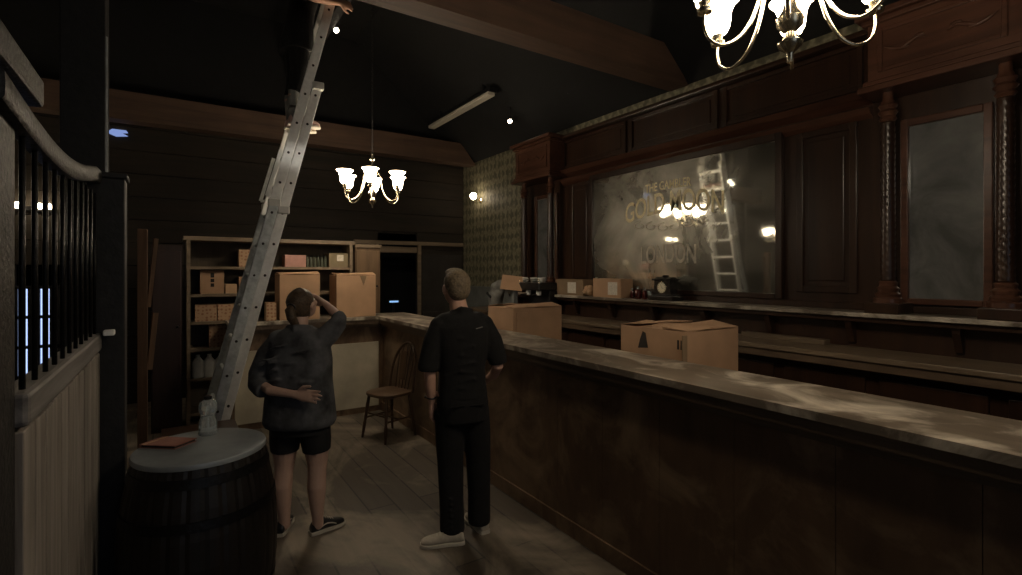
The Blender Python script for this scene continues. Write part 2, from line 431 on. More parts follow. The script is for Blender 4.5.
# back wall of horizontal boards, with a doorway and a glazed door low on the left
DX0, DX1, DZ = 2.74, 3.42, 2.12
WX0, WX1, WZ0, WZ1 = -1.55, -1.10, 0.45, 1.50
mb = MB()
nb = 18; z0 = 0.0
for i in range(nb):
    za = 5.3 * i / nb; zb = 5.3 * (i + 1) / nb - 0.008
    segs = [(XL, XW)]
    if za < DZ: segs = [(XL, DX0), (DX1, XW)]
    out = []
    for a, b in segs:
        if zb > WZ0 and za < WZ1 and a < WX0 < b: out += [(a, WX0), (WX1, b)]
        else: out.append((a, b))
    for a, b in out: mb.box((a, YB + 0.002 * (i % 3), za), (b, YB + 0.06, zb))
mb.box((XL, YB + 0.05, DZ + 0.2), (XW, YB + 0.09, 5.3))
struct('wall_back', mb, 'back_wood')
struct('wall_gable', MB().box((XL, YB - 0.06, 3.84), (XW, YB - 0.002, 5.3)), 'black_wall')
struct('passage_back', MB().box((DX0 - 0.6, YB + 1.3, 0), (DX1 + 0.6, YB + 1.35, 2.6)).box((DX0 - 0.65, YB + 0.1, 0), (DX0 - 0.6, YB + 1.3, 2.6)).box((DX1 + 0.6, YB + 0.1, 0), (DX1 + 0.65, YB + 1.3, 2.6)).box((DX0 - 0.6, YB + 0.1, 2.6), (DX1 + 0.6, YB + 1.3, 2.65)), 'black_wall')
struct('trim_1', MB().box((2.35, YB - 0.05, 2.13), (XW - 0.02, YB, 2.19)).box((DX0 - 0.05, YB - 0.04, 0), (DX0, YB, 2.13)).box((DX1, YB - 0.04, 0), (DX1 + 0.06, YB, 2.13)), 'shelf_wood')
struct('trim_2', MB().box((DX0, YB + 0.0, 2.0), (DX1 + 0.0, YB + 0.05, 2.10), bevel=0.01), 'shelf_wood')
# pale side panels right of the doorway
struct('trim_3', MB().box((3.50, YB - 0.03, 0.1), (4.25, YB, 1.98)).box((3.50, YB - 0.05, 0.95), (4.25, YB, 1.0)), 'side_wall')
# low glazed door / window
wi = struct('window_1', MB().box((WX0, YB + 0.03, WZ0), (WX1, YB + 0.04, WZ1)), 'day')
f = MB()
for k in range(8):
    x = WX0 + (WX1 - WX0) * k / 7; f.box((x - 0.02, YB - 0.02, WZ0), (x + 0.022, YB + 0.03, WZ1))
for z in (WZ0, 0.80, 1.15, WZ1): f.box((WX0, YB - 0.02, z - 0.018), (WX1, YB + 0.03, z + 0.018))
f.build('window_frame', 'black_wood', wi)
w2 = struct('window_2', MB().prism([(-0.72, 3.42), (-0.66, 3.47), (-0.52, 3.47), (-0.50, 3.44), (-0.56, 3.43), (-0.50, 3.40), (-0.62, 3.38)], 'Y', YB - 0.03, YB - 0.01), 'day_dim')

d1 = struct('daylight_fill_door', MB().box((-0.8, YF + 0.02, 0.6), (1.4, YF + 0.03, 2.8)), emis('daylight fill pane', (0.80, 0.88, 1.0), DAY_E))  # unseen glazed door, added as a cool fill from behind the camera
f = MB()
for k in range(5): f.box((-0.83 + 0.55 * k, YF, 0.0), (-0.77 + 0.55 * k, YF + 0.06, 2.86))
for z in (0.57, 1.65, 2.80): f.box((-0.83, YF, z), (1.43, YF + 0.06, z + 0.06))
f.box((-0.8, YF, 0.0), (1.4, YF + 0.04, 0.6))
f.build('fill_door_frame', 'black_wood', d1)
# beams
def beam(Y, z0, z1, x0, label):
    o = MB().prism([(x0, z0), (4.29, z0), (4.0, z1), (x0, z1)], 'Y', Y, Y + 0.22)
    return tag(o.build('ceiling_beam', 'beam'), label, 'beam', 'beams across the ceiling')
beam(3.30, 3.55, 3.89, XL + 0.02, 'rough timber ceiling beam crossing the top of the picture above the bar')
beam(7.62, 3.50, 3.84, XL + 0.02, 'far timber ceiling beam behind the ladder and the further chandelier')
# purlin the ladder leans on (black, under the roof)
tag(MB().bar((1.43, 2.2, 4.44), (1.43, 8.08, 4.44), 0.09, 0.09).build('roof_purlin', 'black_wood'), 'black roof batten that the top of the ladder leans against', 'batten')
# unlit fluorescent fitting under the roof slope
t = thing('fluorescent_fitting', 'unlit long pale strip light under the dark roof slope', 'ceiling light', (3.50, 6.75, 4.02))
MB().box((-0.055, -0.95, 0.0), (0.055, 0.95, 0.05), bevel=0.01).build('diffuser', 'sole', t)
MB().box((-0.03, -0.96, 0.05), (0.09, 0.96, 0.11)).box((0.02, -0.7, 0.11), (0.06, -0.66, 0.26)).box((0.02, 0.66, 0.11), (0.06, 0.7, 0.26)).build('housing', 'black_plastic', t)

# ================================================================ BAR COUNTER (L shaped)
BZ, BX0, BX1 = 1.15, 2.03, 2.52
YN, YC = -1.6, 5.97
t = thing('bar_counter', 'long dark wooden L-shaped bar with a dusty worn top', 'bar counter', (2.2, 2.5, 0))
def L(m, *a, **k): return m
def off(p): return (p[0] - 2.2, p[1] - 2.5, p[2])
mb = MB()
mb.prism([(a - 2.2, b - 2.5) for a, b in [(BX0, YN), (BX1, YN), (BX1, YC + 0.46), (0.46, YC + 0.46), (0.46, YC), (BX0, YC)]], 'Z', BZ - 0.035, BZ)
mb.build('top', 'bar_top', t)
mb = MB()
mb.prism([(a - 2.2, b - 2.5) for a, b in [(BX0 + 0.012, YN), (BX1 - 0.012, YN), (BX1 - 0.012, YC + 0.45), (0.47, YC + 0.45), (0.47, YC + 0.012), (BX0 + 0.012, YC + 0.012)]], 'Z', BZ - 0.085, BZ - 0.035)
mb.prism([(a - 2.2, b - 2.5) for a, b in [(BX0 + 0.05, YN), (BX0 + 0.09, YN), (BX0 + 0.09, YC + 0.09), (0.47, YC + 0.09), (0.47, YC + 0.05), (BX0 + 0.05, YC + 0.05)]], 'Z', BZ - 0.125, BZ - 0.085)
mb.build('edge_moulding', 'bar_edge', t)
mb = MB()
mb.box(off((2.115, YN, 0)), off((2.44, YC + 0.40, BZ - 0.085)))
# flush vertical boards on the front
y = YN
while y < YC:
    mb.box(off((2.107, y + 0.0015, 0.10)), off((2.12, min(y + 0.4235, YC), BZ - 0.125))); y += 0.425
mb.box(off((2.095, YN, 0)), off((2.12, YC + 0.1, 0.10)))
mb.build('front', 'bar_front', t)
MB().box(off((0.50, YC + 0.10, 0)), off((2.115, YC + 0.42, BZ - 0.085))).build('return_body', 'bar_front', t)
pm = MB()
for a, b in ((0.52, 0.86), (0.90, 1.26), (1.30, 2.06)):
    pm.box(off((a, YC + 0.085, 0.07)), off((b, YC + 0.10, 0.84)), bevel=0.004)
pm.build('pale_front_board', 'pale_panel', t, label='pale boards on the short side of the bar')
MB().box(off((2.44, YN, 0.96)), off((3.16, 4.6, 1.0))).box(off((2.46, YN, 0)), off((2.50, 4.6, 0.96))).box(off((3.10, YN, 0)), off((3.14, 4.6, 0.96))).build('inner_shelf', 'bar_edge', t)

# ================================================================ BACK BAR: work counter, panelling, mirror, alcoves
t = thing('work_counter', 'long low wooden work counter behind the bar, under the mirror wall', 'counter', (3.85, 2.5, 0))
mb = MB().box((-0.23, -4.1, 1.115), (0.21, 4.3, 1.15), bevel=0.004)
mb.build('top', 'counter_top', t)
MB().box((-0.215, -4.1, 1.06), (0.20, 4.3, 1.115)).build('edge', 'bar_edge', t)
mb = MB().box((-0.12, -4.1, 0), (0.20, 4.3, 1.06))
for k in range(14): mb.box((-0.14, -4.0 + k * 0.6, 0.1), (-0.12, -3.48 + k * 0.6, 1.0), bevel=0.004)
mb.build('body', 'mahogany', t)

t = thing('back_bar', 'dark mahogany panelled back bar wall with a mantel shelf and frieze', 'back bar', (4.25, 2.5, 0))
Y0, Y1 = -1.6, 6.1         # world extent
def W(x, y, z): return (x - 4.25, y - 2.5, z)
mb = MB().box(W(4.24, Y0, 1.40), W(4.30, Y1, 3.43))
mb.box(W(4.08, Y0, 0), W(4.285, Y1, 1.355))
mb.build('panelling', 'mahogany', t)
def frame_panel(mb, y0, y1, z0, z1, x=4.24, w=0.05, d=0.02):
    mb.box(W(x - d, y0, z0), W(x, y0 + w, z1), bevel=0.004); mb.box(W(x - d, y1 - w, z0), W(x, y1, z1), bevel=0.004)
    mb.box(W(x - d, y0 + w, z0), W(x, y1 - w, z0 + w), bevel=0.004); mb.box(W(x - d, y0 + w, z1 - w), W(x, y1 - w, z1), bevel=0.004)
for a, b in ((1.76, 2.20), (4.66, 5.05)):
    mb = MB(); frame_panel(mb, a, b, 1.52, 2.80); mb.box(W(4.228, a + 0.09, 1.61), W(4.24, b - 0.09, 2.71), bevel=0.005)
    mb.build('raised_panel', 'mahogany', t)
# frieze with three panels and a cornice ledge below
for a, b in ((1.72, 2.86), (2.92, 4.02), (4.08, 5.18)):
    mb = MB(); frame_panel(mb, a, b, 3.02, 3.38, 4.24, 0.035, 0.025); mb.box(W(4.23, a + 0.09, 3.09), W(4.24, b - 0.09, 3.31), bevel=0.004)
    mb.build('frieze_panel', 'mahogany', t)
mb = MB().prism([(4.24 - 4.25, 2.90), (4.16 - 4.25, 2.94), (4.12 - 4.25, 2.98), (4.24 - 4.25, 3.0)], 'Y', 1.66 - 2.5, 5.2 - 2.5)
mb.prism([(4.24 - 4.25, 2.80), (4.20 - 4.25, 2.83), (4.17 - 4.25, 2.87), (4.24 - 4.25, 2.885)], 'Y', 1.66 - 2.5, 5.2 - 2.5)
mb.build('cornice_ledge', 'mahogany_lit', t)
MB().box(W(4.14, Y0, 3.385), W(4.29, Y1, 3.43), bevel=0.01).build('top_moulding', 'mahogany', t)
mb = MB().box(W(3.94, Y0, 1.37), W(4.25, Y1, 1.40), bevel=0.004)
mb.build('mantel_shelf', 'bar_top', t)
MB().box(W(3.97, Y0, 1.335), W(4.25, Y1, 1.37)).box(W(4.2, Y0, 1.40), W(4.245, Y1, 1.45), bevel=0.005).build('shelf_edge', 'mahogany', t)
for k in range(13):
    yy = Y0 + 0.3 + k * 0.6
    mb = MB(); mb.prism([(4.08 - 4.25, 1.335), (3.99 - 4.25, 1.335), (3.995 - 4.25, 1.30), (4.05 - 4.25, 1.18), (4.08 - 4.25, 1.17)], 'Y', yy - 2.5, yy + 0.04 - 2.5)
    mb.build('shelf_bracket', 'mahogany', t)

# large lettered mirror
MY0, MY1, MZ0, MZ1 = 2.36, 4.60, 1.47, 2.79
t = thing('bar_mirror', 'big foggy antique mirror with worn gilt lettering above the mantel shelf', 'mirror', (4.215, 3.48, MZ0))
def Wm(x, y, z): return (x - 4.215, y - 3.48, z - MZ0)
MB().box(Wm(4.215, MY0, MZ0 + 0.0), Wm(4.232, MY1, MZ1)).build('mirror_pane', 'mirror', t)
mb = MB(); wd = 0.055
for (a, b, c, d) in ((MY0 - wd, MY0, MZ0 - wd + 0.04, MZ1 + wd), (MY1, MY1 + wd, MZ0 - wd + 0.04, MZ1 + wd), (MY0, MY1, MZ0 - 0.015, MZ0 + 0.03), (MY0, MY1, MZ1 - 0.01, MZ1 + wd)):
    mb.box(Wm(4.19, a, c), Wm(4.238, b, d), bevel=0.006)
mb.build('frame', 'mahogany', t)
text_mesh('lettering', 'THE GAMBLER', 0.125, 'gold', t, Wm(4.211, 3.50, 2.57), FACE_LEFT, 0.001, 0.10, 0.72)
text_mesh('lettering', 'GOLD MOON', 0.30, 'gold', t, Wm(4.211, 3.46, 2.39), FACE_LEFT, 0.001, 0.22, 0.66)
text_mesh('lettering', 'LONDON', 0.26, 'silver_ink', t, Wm(4.211, 3.50, 1.86), FACE_LEFT, 0.001, 0.12, 0.62)
mb = MB()
for s_ in (-1, 1):                    # engraved scrolls under the name
    for k in range(3):
        pts = [Wm(4.212, 3.48 + s_ * (0.06 + 0.16 * k + 0.10 * math.sin(a) * (1 - a / 8)), 2.14 + 0.02 * k + 0.05 * math.cos(a) * (1 - a / 8)) for a in [i * 0.5 for i in range(13)]]
        mb.tube(pts, 0.004, 5)
mb.build('engraved_scroll', 'silver_ink', t, smooth='all')

# alcoves: projecting header on two twisted columns either side of a narrow mirror
def alcove(yc, half, label, mo=0.0):
    t = thing('mirror_alcove', label, 'alcove', (4.24, yc, 1.40), 0, 'columned alcoves of the back bar')
    Z = 1.40; h = half
    def A(x, y, z): return (x - 4.24, y, z - Z)
    mb = MB().box(A(3.98, -h - 0.09, 2.98), A(4.235, h + 0.09, 3.36))
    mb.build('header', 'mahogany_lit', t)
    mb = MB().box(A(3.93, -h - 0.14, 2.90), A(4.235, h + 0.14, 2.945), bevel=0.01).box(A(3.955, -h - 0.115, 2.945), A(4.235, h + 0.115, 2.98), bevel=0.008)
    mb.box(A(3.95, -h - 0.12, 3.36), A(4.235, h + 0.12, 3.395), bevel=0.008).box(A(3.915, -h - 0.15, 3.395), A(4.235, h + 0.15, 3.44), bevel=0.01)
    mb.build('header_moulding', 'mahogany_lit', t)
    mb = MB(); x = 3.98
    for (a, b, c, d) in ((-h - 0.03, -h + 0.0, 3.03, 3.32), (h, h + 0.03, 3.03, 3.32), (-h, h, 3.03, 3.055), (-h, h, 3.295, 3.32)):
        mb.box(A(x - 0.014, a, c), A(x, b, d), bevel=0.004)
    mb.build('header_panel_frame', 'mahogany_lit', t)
    # carved leaf scrolls on the header
    for s_ in (-1, 1):
        c = MB()
        pts = [A(x - 0.006, s_ * (0.05 + 0.055 * k * h / 0.35), 3.17 + 0.022 * math.sin(k * 1.5)) for k in range(6)]
        c.tube(pts, [0.004, 0.011, 0.015, 0.012, 0.014, 0.004], 8)
        c.ell(A(x - 0.006, s_ * (0.11 * h / 0.35), 3.20), (0.010, 0.03, 0.014)); c.ell(A(x - 0.006, s_ * (0.2 * h / 0.35), 3.15), (0.010, 0.025, 0.012))
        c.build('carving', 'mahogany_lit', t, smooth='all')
    MB().box(A(4.225, mo - h + 0.10, 1.50), A(4.232, mo + h - 0.10, 2.68)).build('mirror_pane', 'mirror_foggy', t)
    mb = MB()
    for (a, b, c, d) in ((-h + 0.055, -h + 0.10, 1.46, 2.73), (h - 0.10, h - 0.055, 1.46, 2.73), (-h + 0.10, h - 0.10, 1.46, 1.50), (-h + 0.10, h - 0.10, 2.68, 2.73)):
        mb.box(A(4.20, mo + a, c), A(4.236, mo + b, d), bevel=0.006)
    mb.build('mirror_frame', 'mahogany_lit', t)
    MB().box(A(3.945, -h - 0.10, 1.402), A(4.19, -h + 0.10, 1.47), bevel=0.006).build('plinth', 'mahogany', t)
    MB().box(A(3.945, h - 0.10, 1.402), A(4.19, h + 0.10, 1.47), bevel=0.006).build('plinth', 'mahogany', t)
    for s_ in (-1, 1):
        # twisted shaft
        b = bmesh.new(); n = 20; rows = []; z0, z1 = 1.62, 2.70; N = 120
        for i in range(N + 1):
            z = z0 + (z1 - z0) * i / N; row = []
            for k in range(n):
                a = 2 * PI * k / n; r = 0.043 + 0.0022 * math.cos(5 * (a + i * 0.24)); r *= 1.0 - 0.10 * i / N
                row.append(b.verts.new((4.06 - 4.24 + r * math.cos(a), s_ * h + r * math.sin(a), z - Z)))
            rows.append(row)
        for i in range(N):
            for k in range(n): b.faces.new((rows[i][k], rows[i][(k + 1) % n], rows[i + 1][(k + 1) % n], rows[i + 1][k]))
        b.faces.new(list(reversed(rows[0]))); b.faces.new(rows[-1])
        m_ = MB(); m_.bm.free(); m_.bm = b
        col = m_.build('column', 'mahogany', t, smooth='all')
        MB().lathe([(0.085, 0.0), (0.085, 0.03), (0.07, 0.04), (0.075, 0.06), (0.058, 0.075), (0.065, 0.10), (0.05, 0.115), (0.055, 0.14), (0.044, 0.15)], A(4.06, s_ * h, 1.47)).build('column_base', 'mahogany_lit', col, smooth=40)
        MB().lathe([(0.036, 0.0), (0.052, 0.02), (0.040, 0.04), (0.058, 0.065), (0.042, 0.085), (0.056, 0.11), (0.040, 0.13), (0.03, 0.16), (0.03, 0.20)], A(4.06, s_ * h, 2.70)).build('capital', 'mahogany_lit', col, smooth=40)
    return t
alcove(1.205, 0.295, 'columned mirror alcove at the right end of the back bar', 0.035)
alcove(5.55, 0.30, 'narrow columned mirror alcove at the far end, next to the wallpaper')

# ================================================================ CHANDELIERS
def chandelier():
    t = thing('chandelier', '', 'chandelier')
    MB().lathe([(0.004, 2.56), (0.012, 2.565), (0.014, 2.60), (0.02, 2.61), (0.045, 2.63), (0.05, 2.65), (0.03, 2.665), (0.022, 2.69), (0.05, 2.72), (0.055, 2.75), (0.03, 2.79), (0.02, 2.84), (0.032, 2.90), (0.036, 2.94), (0.02, 2.99), (0.016, 3.05), (0.03, 3.08), (0.014, 3.11), (0.012, 3.15), (0.034, 3.17), (0.016, 3.20), (0.022, 3.24), (0.008, 3.26)]).build('hub', 'chrome', t, smooth=40)
    for k in range(6):
        a = math.radians(60 * k); d = Vector((math.cos(a), math.sin(a), 0))
        ctrl = [(0.03, 2.93), (0.07, 3.0), (0.11, 2.97), (0.12, 2.88), (0.155, 2.76), (0.21, 2.675), (0.28, 2.64), (0.34, 2.665), (0.362, 2.72), (0.36, 2.775)]
        # smooth the arm
        P = [Vector((r * d.x, r * d.y, z)) for r, z in ctrl]; pts = []
        for i in range(len(P) - 1):
            p0, p1, p2, p3 = P[max(0, i - 1)], P[i], P[i + 1], P[min(len(P) - 1, i + 2)]
            for q in range(4):
                s_ = q / 4
                pts.append(0.5 * ((2 * p1) + (-p0 + p2) * s_ + (2 * p0 - 5 * p1 + 4 * p2 - p3) * s_ ** 2 + (-p0 + 3 * p1 - 3 * p2 + p3) * s_ ** 3))
        pts.append(P[-1])
        arm = MB().tube(pts, 0.0075, 8).build('arm', 'chrome', t, smooth='all')
        c = Vector((0.36 * d.x, 0.36 * d.y, 0))
        MB().lathe([(0.008, 2.765), (0.03, 2.775), (0.034, 2.79), (0.02, 2.80), (0.026, 2.82), (0.03, 2.83)], c, 16).build('cup', 'chrome', arm, smooth=40)
        prof = [(0.026, 2.822), (0.042, 2.835), (0.056, 2.865), (0.060, 2.90), (0.062, 2.93), (0.075, 2.965), (0.100, 2.99)]
        inner = [(r - 0.004, z + 0.003) for r, z in reversed(prof)]
        MB().lathe(prof + inner, c, 24, close=False).build('glass_shade', 'shade', arm, smooth='all')
    mb = MB(); z = 3.27; k = 0
    while z < 6.0:
        mb.torus((0, 0, z), 0.013, 0.0028, Euler((PI / 2, 0, (PI / 2) * (k % 2))).to_matrix(), 10, 5); z += 0.027; k += 1
    mb.build('chain', 'iron', t, smooth='all')
    MB().lathe([(0.06, 5.98), (0.05, 6.0), (0.05, 6.03)]).build('ceiling_rose', 'iron', t)
    return t
ch = chandelier()
ch.scale = (0.83,) * 3; ch.location = (2.172 * 0.83, 1.158 * 0.83, 1.68 * 0.17); ch.rotation_euler[2] = -YAW
ch['label'] = 'brass chandelier with lit glass bells hanging over the near end of the bar'
ch['group'] = 'lit brass chandeliers'
c2 = copy_tree(ch); c2.location = (1.725, 5.27, 1.68 * 0.17 - 0.06); c2.rotation_euler[2] = math.radians(-52)
c2['label'] = 'smaller-looking chandelier with lit glass bells beside the ladder, near the far corner of the bar'
c3 = copy_tree(ch); c3.location = (-2.8, 6.2, 0.16); c3.rotation_euler[2] = 0.3
c3['label'] = 'chandelier glowing at the right edge of the big mirror, hanging in the left aisle'

m3 = shade_mat(14.0); m3.name = 'dimmer lit glass'
for arm in c3.children:
    for q in arm.children:
        if q.name.startswith('glass_shade'):
            q.data = q.data.copy(); q.data.materials[0] = m3
# ceiling spots
def spot(loc, aim, label, grp='small ceiling spotlights'):
    t = thing('spotlight', label, 'spotlight', loc, 0, grp)
    d = (Vector(aim) - Vector(loc)).normalized(); R = d.to_track_quat('-Z', 'Y').to_matrix()
    m1 = MB(); m1.lathe([(0.018, 0.09), (0.03, 0.07), (0.034, 0.0), (0.034, -0.01)]); bmesh.ops.rotate(m1.bm, cent=(0, 0, 0), matrix=R, verts=m1.bm.verts)
    m1.build('lamp_body', 'black_plastic', t, smooth=40)
    m2 = MB(); m2.ell((0, 0, -0.012), (0.028, 0.028, 0.010)); bmesh.ops.rotate(m2.bm, cent=(0, 0, 0), matrix=R, verts=m2.bm.verts)
    m2.build('lens', 'spot', t, smooth='all')
    zc = 5.3 if loc[0] < 2.35 else 3.56 + (XW - loc[0]) * (5.3 - 3.56) / (XW - 2.35)
    MB().tube([(0, 0, 0.05), (0, 0, zc - loc[2])], 0.008, 6, False).build('stem', 'black_plastic', t)
    return t
p = at(568, 6.20, 90); spot(p, (1.5, 2.5, 1.0), 'small lit spotlight under the dark roof, right one of the pair above the mirror')
p = at(510, 7.05, 121); spot(p, (1.5, 2.5, 1.2), 'small lit spotlight under the dark roof near the strip light')
p = at(336, 5.75, 30); spot(p, (2.0, 1.5, 1.5), 'small spotlight glinting beside the top of the ladder')
spot((-1.38, 6.5, 3.60), (3.5, 3.5, 1.5), 'lit spotlight in the left aisle, seen only in the mirror', 'aisle spotlights')
spot((-1.62, 6.6, 3.58), (3.5, 3.5, 1.5), 'lit spotlight in the left aisle, seen only in the mirror', 'aisle spotlights')
spot((-1.75, 6.9, 3.05), (3.5, 3.5, 1.5), 'lit spotlight in the left aisle, seen only in the mirror', 'aisle spotlights')
spot((-2.2, 7.0, 3.05), (3.5, 3.5, 1.5), 'lit spotlight in the left aisle, seen only in the mirror', 'aisle spotlights')

# unseen lamp added on the near timber beam to brighten the ladder
lp = (1.30, 3.16, 3.62); aim = (1.0, 5.1, 3.02)
tl = spot(lp, aim, 'unseen spotlight added on the near beam to brighten the ladder')
for c_ in tl.children:
    if c_.name.startswith('stem'):
        c_.data = MB().box((-0.02, 0.0, -0.02), (0.02, 0.15, 0.02)).box((-0.01, -0.01, 0.0), (0.01, 0.02, 0.05)).mesh('stem'); c_.data.materials.append(M['black_plastic'])
l_ = bpy.data.lights.new('ladder_fill_spot', 'SPOT'); l_.energy = 260; l_.color = (1.0, 0.93, 0.82); l_.spot_size = math.radians(26); l_.spot_blend = 0.9; l_.shadow_soft_size = 0.02
lo_ = bpy.data.objects.new('ladder_fill_spot', l_); COL.objects.link(lo_)
dd_ = (Vector(aim) - Vector(lp)).normalized(); lo_.location = Vector(lp) + dd_ * 0.05; lo_.rotation_euler = dd_.to_track_quat('-Z', 'Y').to_euler()
# wall sconce on the wallpaper
SY = y_on_x(478, 4.24)
t = thing('wall_sconce', 'lit wall lamp on the wallpaper left of the back bar', 'wall lamp', (4.30, SY, 2.88))
m1 = MB().lathe([(0.05, 0), (0.05, 0.015), (0.02, 0.03)]); bmesh.ops.rotate(m1.bm, cent=(0, 0, 0), matrix=Matrix.Rotation(-PI / 2, 3, 'Y'), verts=m1.bm.verts)
m1.build('backplate', 'chrome', t, smooth=40)
MB().tube([(-0.02, 0, 0), (-0.08, 0, -0.05), (-0.14, 0, -0.04), (-0.15, 0, 0.0)], 0.008, 8).build('arm', 'chrome', t, smooth='all')
MB().ell((-0.15, 0, 0.065), (0.055, 0.055, 0.06)).build('globe', emis('sconce globe', (1, 0.80, 0.55), 22), t, smooth='all')
# distant wall lamps seen between the stall bars
t = thing('aisle_lamp', 'double globe wall lamp glowing behind the stall bars', 'wall lamp', (-1.36, 8.09, 2.42))
MB().box((-0.22, -0.03, -0.03), (0.16, 0, 0.03), bevel=0.008).build('backplate', 'iron', t)
for x in (-0.16, 0.03, 0.11):
    MB().ell((x, -0.07, 0.03), (0.035, 0.035, 0.035)).build('globe', 'bulb', t, smooth='all')
    MB().tube([(x, -0.01, 0), (x, -0.07, 0)], 0.008, 6).build('arm', 'iron', t)

# ================================================================ SHELVING with stock
SHY = 6.45
t = thing('shelving_unit', 'open wooden storage shelving behind the ladder, filled with cartons', 'shelving', (0, SHY, 0))
SX0, SX1 = 0.10, 1.86
levels = [0.53, 0.85, 1.14, 1.44, 1.74]
MB().box((SX0 - 0.03, 0.0, 2.02), (SX1 + 0.03, 0.42, 2.065), bevel=0.005).build('top_board', 'shelf_wood', t)
for x in (SX0, SX1 - 0.035): MB().box((x, 0.0, 0), (x + 0.035, 0.40, 2.02)).build('side_panel', 'shelf_wood', t)
MB().box((SX0, 0.38, 0), (SX1, 0.40, 2.02)).build('back_panel', 'shelf_back', t)
for i, z in enumerate([0.16] + levels):
    MB().box((SX0 + 0.035, 0.005, z - 0.03), (SX1 - 0.035, 0.38, z)).build('shelf', 'shelf_wood', t)
t = thing('tall_cabinet', 'tall plain brown cabinet between the shelving and the doorway', 'cabinet', (2.06, SHY + 0.02, 0))
MB().box((-0.16, 0, 0), (0.16, 0.4, 1.99)).build('body', 'cabinet_brown', t)
mb = MB().box((-0.15, -0.02, 0.05), (0.15, 0.0, 1.95), bevel=0.004); d_ = mb.build('door', 'cabinet_brown', t)
MB().ell((0.11, -0.03, 1.5), (0.012, 0.014, 0.012)).build('knob', 'iron', d_, smooth='all')
MB().box((-0.17, -0.03, 1.99), (0.17, 0.41, 2.03)).build('cornice', 'shelf_wood', t)

def carton(x0, x1, z, h, mat, label, y0=SHY + 0.06, d=0.24, mark=None, name='carton', grp='cartons on the shelving'):
    t = thing(name, label, 'carton', ((x0 + x1) / 2, y0, z), random.uniform(-0.03, 0.03), grp)
    w_ = (x1 - x0) / 2
    MB().box((-w_, 0, 0.0), (w_, d, h), bevel=0.003).build('box', mat, t)
    m_ = MB()
    m_.box((-w_ + 0.002, 0.002, h - 0.001), (w_ - 0.002, d / 2 - 0.003, h + 0.004)).box((-w_ + 0.002, d / 2 + 0.003, h - 0.001), (w_ - 0.002, d - 0.002, h + 0.004)).build('top_flap', mat, t)
    if mark == 'ink':
        k = MB(); k.box((-0.015, -0.002, h * 0.30), (0.02, 0.0, h * 0.45)).box((-0.015, -0.002, h * 0.5), (0.02, 0.0, h * 0.65)).box((-0.015, -0.002, h * 0.7), (0.02, 0.0, h * 0.9))
        k.build('printed_mark', 'ink', t)
    if mark == 'label': MB().box((-0.02, -0.002, h * 0.45), (0.06, 0.0, h * 0.9)).build('paper_label', 'paper', t)
    return t
def sx(px, Y=SHY + 0.06): r = px_dir(px); return Y * r.x / r.y
carton(sx(239), sx(258), 1.74, 0.19, 'print_card', 'printed carton on the top shelf, left of the ladder')
carton(sx(285), sx(306), 1.74, 0.14, 'pink_card', 'dull pink carton on the top shelf, right of the ladder')
carton(sx(329), sx(348), 1.74, 0.17, 'cream_card', 'olive carton with a white label at the right end of the top shelf', mark='label')
carton(sx(200), sx(224), 1.44, 0.255, 'card', 'cardboard carton with a black printed mark on the second shelf', mark='ink')
carton(sx(225.5), sx(237), 1.44, 0.10, 'card_in', 'low pale carton between two taller ones on the second shelf')
carton(sx(239), sx(256), 1.44, 0.18, 'card', 'plain carton on the second shelf beside the ladder')
carton(sx(195), sx(216.5), 1.14, 0.175, 'print_card', 'left carton of the printed pair on the third shelf')
carton(sx(217.5), sx(240), 1.14, 0.175, 'print_card', 'right carton of the printed pair on the third shelf')
carton(sx(209), sx(226), 0.85, 0.235, 'print_card', 'single upright printed carton on the fourth shelf')
# green glass jars on the top shelf
j0 = None
for k in range(6):
    x = sx(308.5 + k * 3.6)
    if j0 is None:
        j0 = thing('glass_jar', 'small dusty green glass jar in the row on the top shelf', 'jar', (x, SHY + 0.12, 1.74), 0, 'glass jars on the top shelf')
        MB().lathe([(0.016, 0), (0.018, 0.005), (0.018, 0.09), (0.011, 0.11), (0.011, 0.125)], n=14).build('body', plain('green glass', (0.085, 0.095, 0.07), 0.2), j0, smooth=40)
        MB().lathe([(0.013, 0.125), (0.013, 0.14)], n=12).build('lid', 'iron', j0)
    else:
        c = copy_tree(j0); c.location.x = x
# white canisters on the bottom shelf
j0 = None
for k in range(3):
    x = sx(198 + k * 11.5)
    if j0 is None:
        j0 = thing('plastic_canister', '', 'canister', (x, SHY + 0.10, 0.53), 0, 'white plastic canisters')
        MB().loft([((0, 0, 0), (0.052, 0, 0), (0, 0.06, 0)), ((0, 0, 0.01), (0.056, 0, 0), (0, 0.064, 0)), ((0, 0, 0.17), (0.056, 0, 0), (0, 0.064, 0)), ((0, 0, 0.205), (0.03, 0, 0), (0, 0.035, 0)), ((0, 0, 0.225), (0.018, 0, 0), (0, 0.018, 0))], 20, 3.5).build('body', 'white_plastic', j0, smooth=50)
        MB().lathe([(0.021, 0.222), (0.021, 0.245)], n=14).build('cap', 'white_plastic', j0)
        MB().tube([(0, -0.04, 0.18), (0, -0.05, 0.215), (0, -0.02, 0.225)], 0.007, 8).build('handle', 'white_plastic', j0, smooth='all')
        first = j0
    else:
        c = copy_tree(first); c.location.x = x
        c['label'] = ['', 'middle one of three white plastic canisters low on the shelving', 'rightmost of three white plastic canisters low on the shelving'][k]
first['label'] = 'leftmost of three white plastic canisters low on the shelving'
# round tin beside the single carton
t = thing('round_tin', 'dull round tin right of the single carton, half behind the ladder', 'tin', (sx(232), SHY + 0.12, 0.85))
MB().lathe([(0.045, 0), (0.047, 0.004), (0.047, 0.16), (0.045, 0.165)], n=20).build('body', 'dusty_iron', t, smooth=40)
MB().lathe([(0.049, 0.155), (0.049, 0.18), (0.03, 0.184)], n=20).build('lid', 'dusty_iron', t, smooth=40)

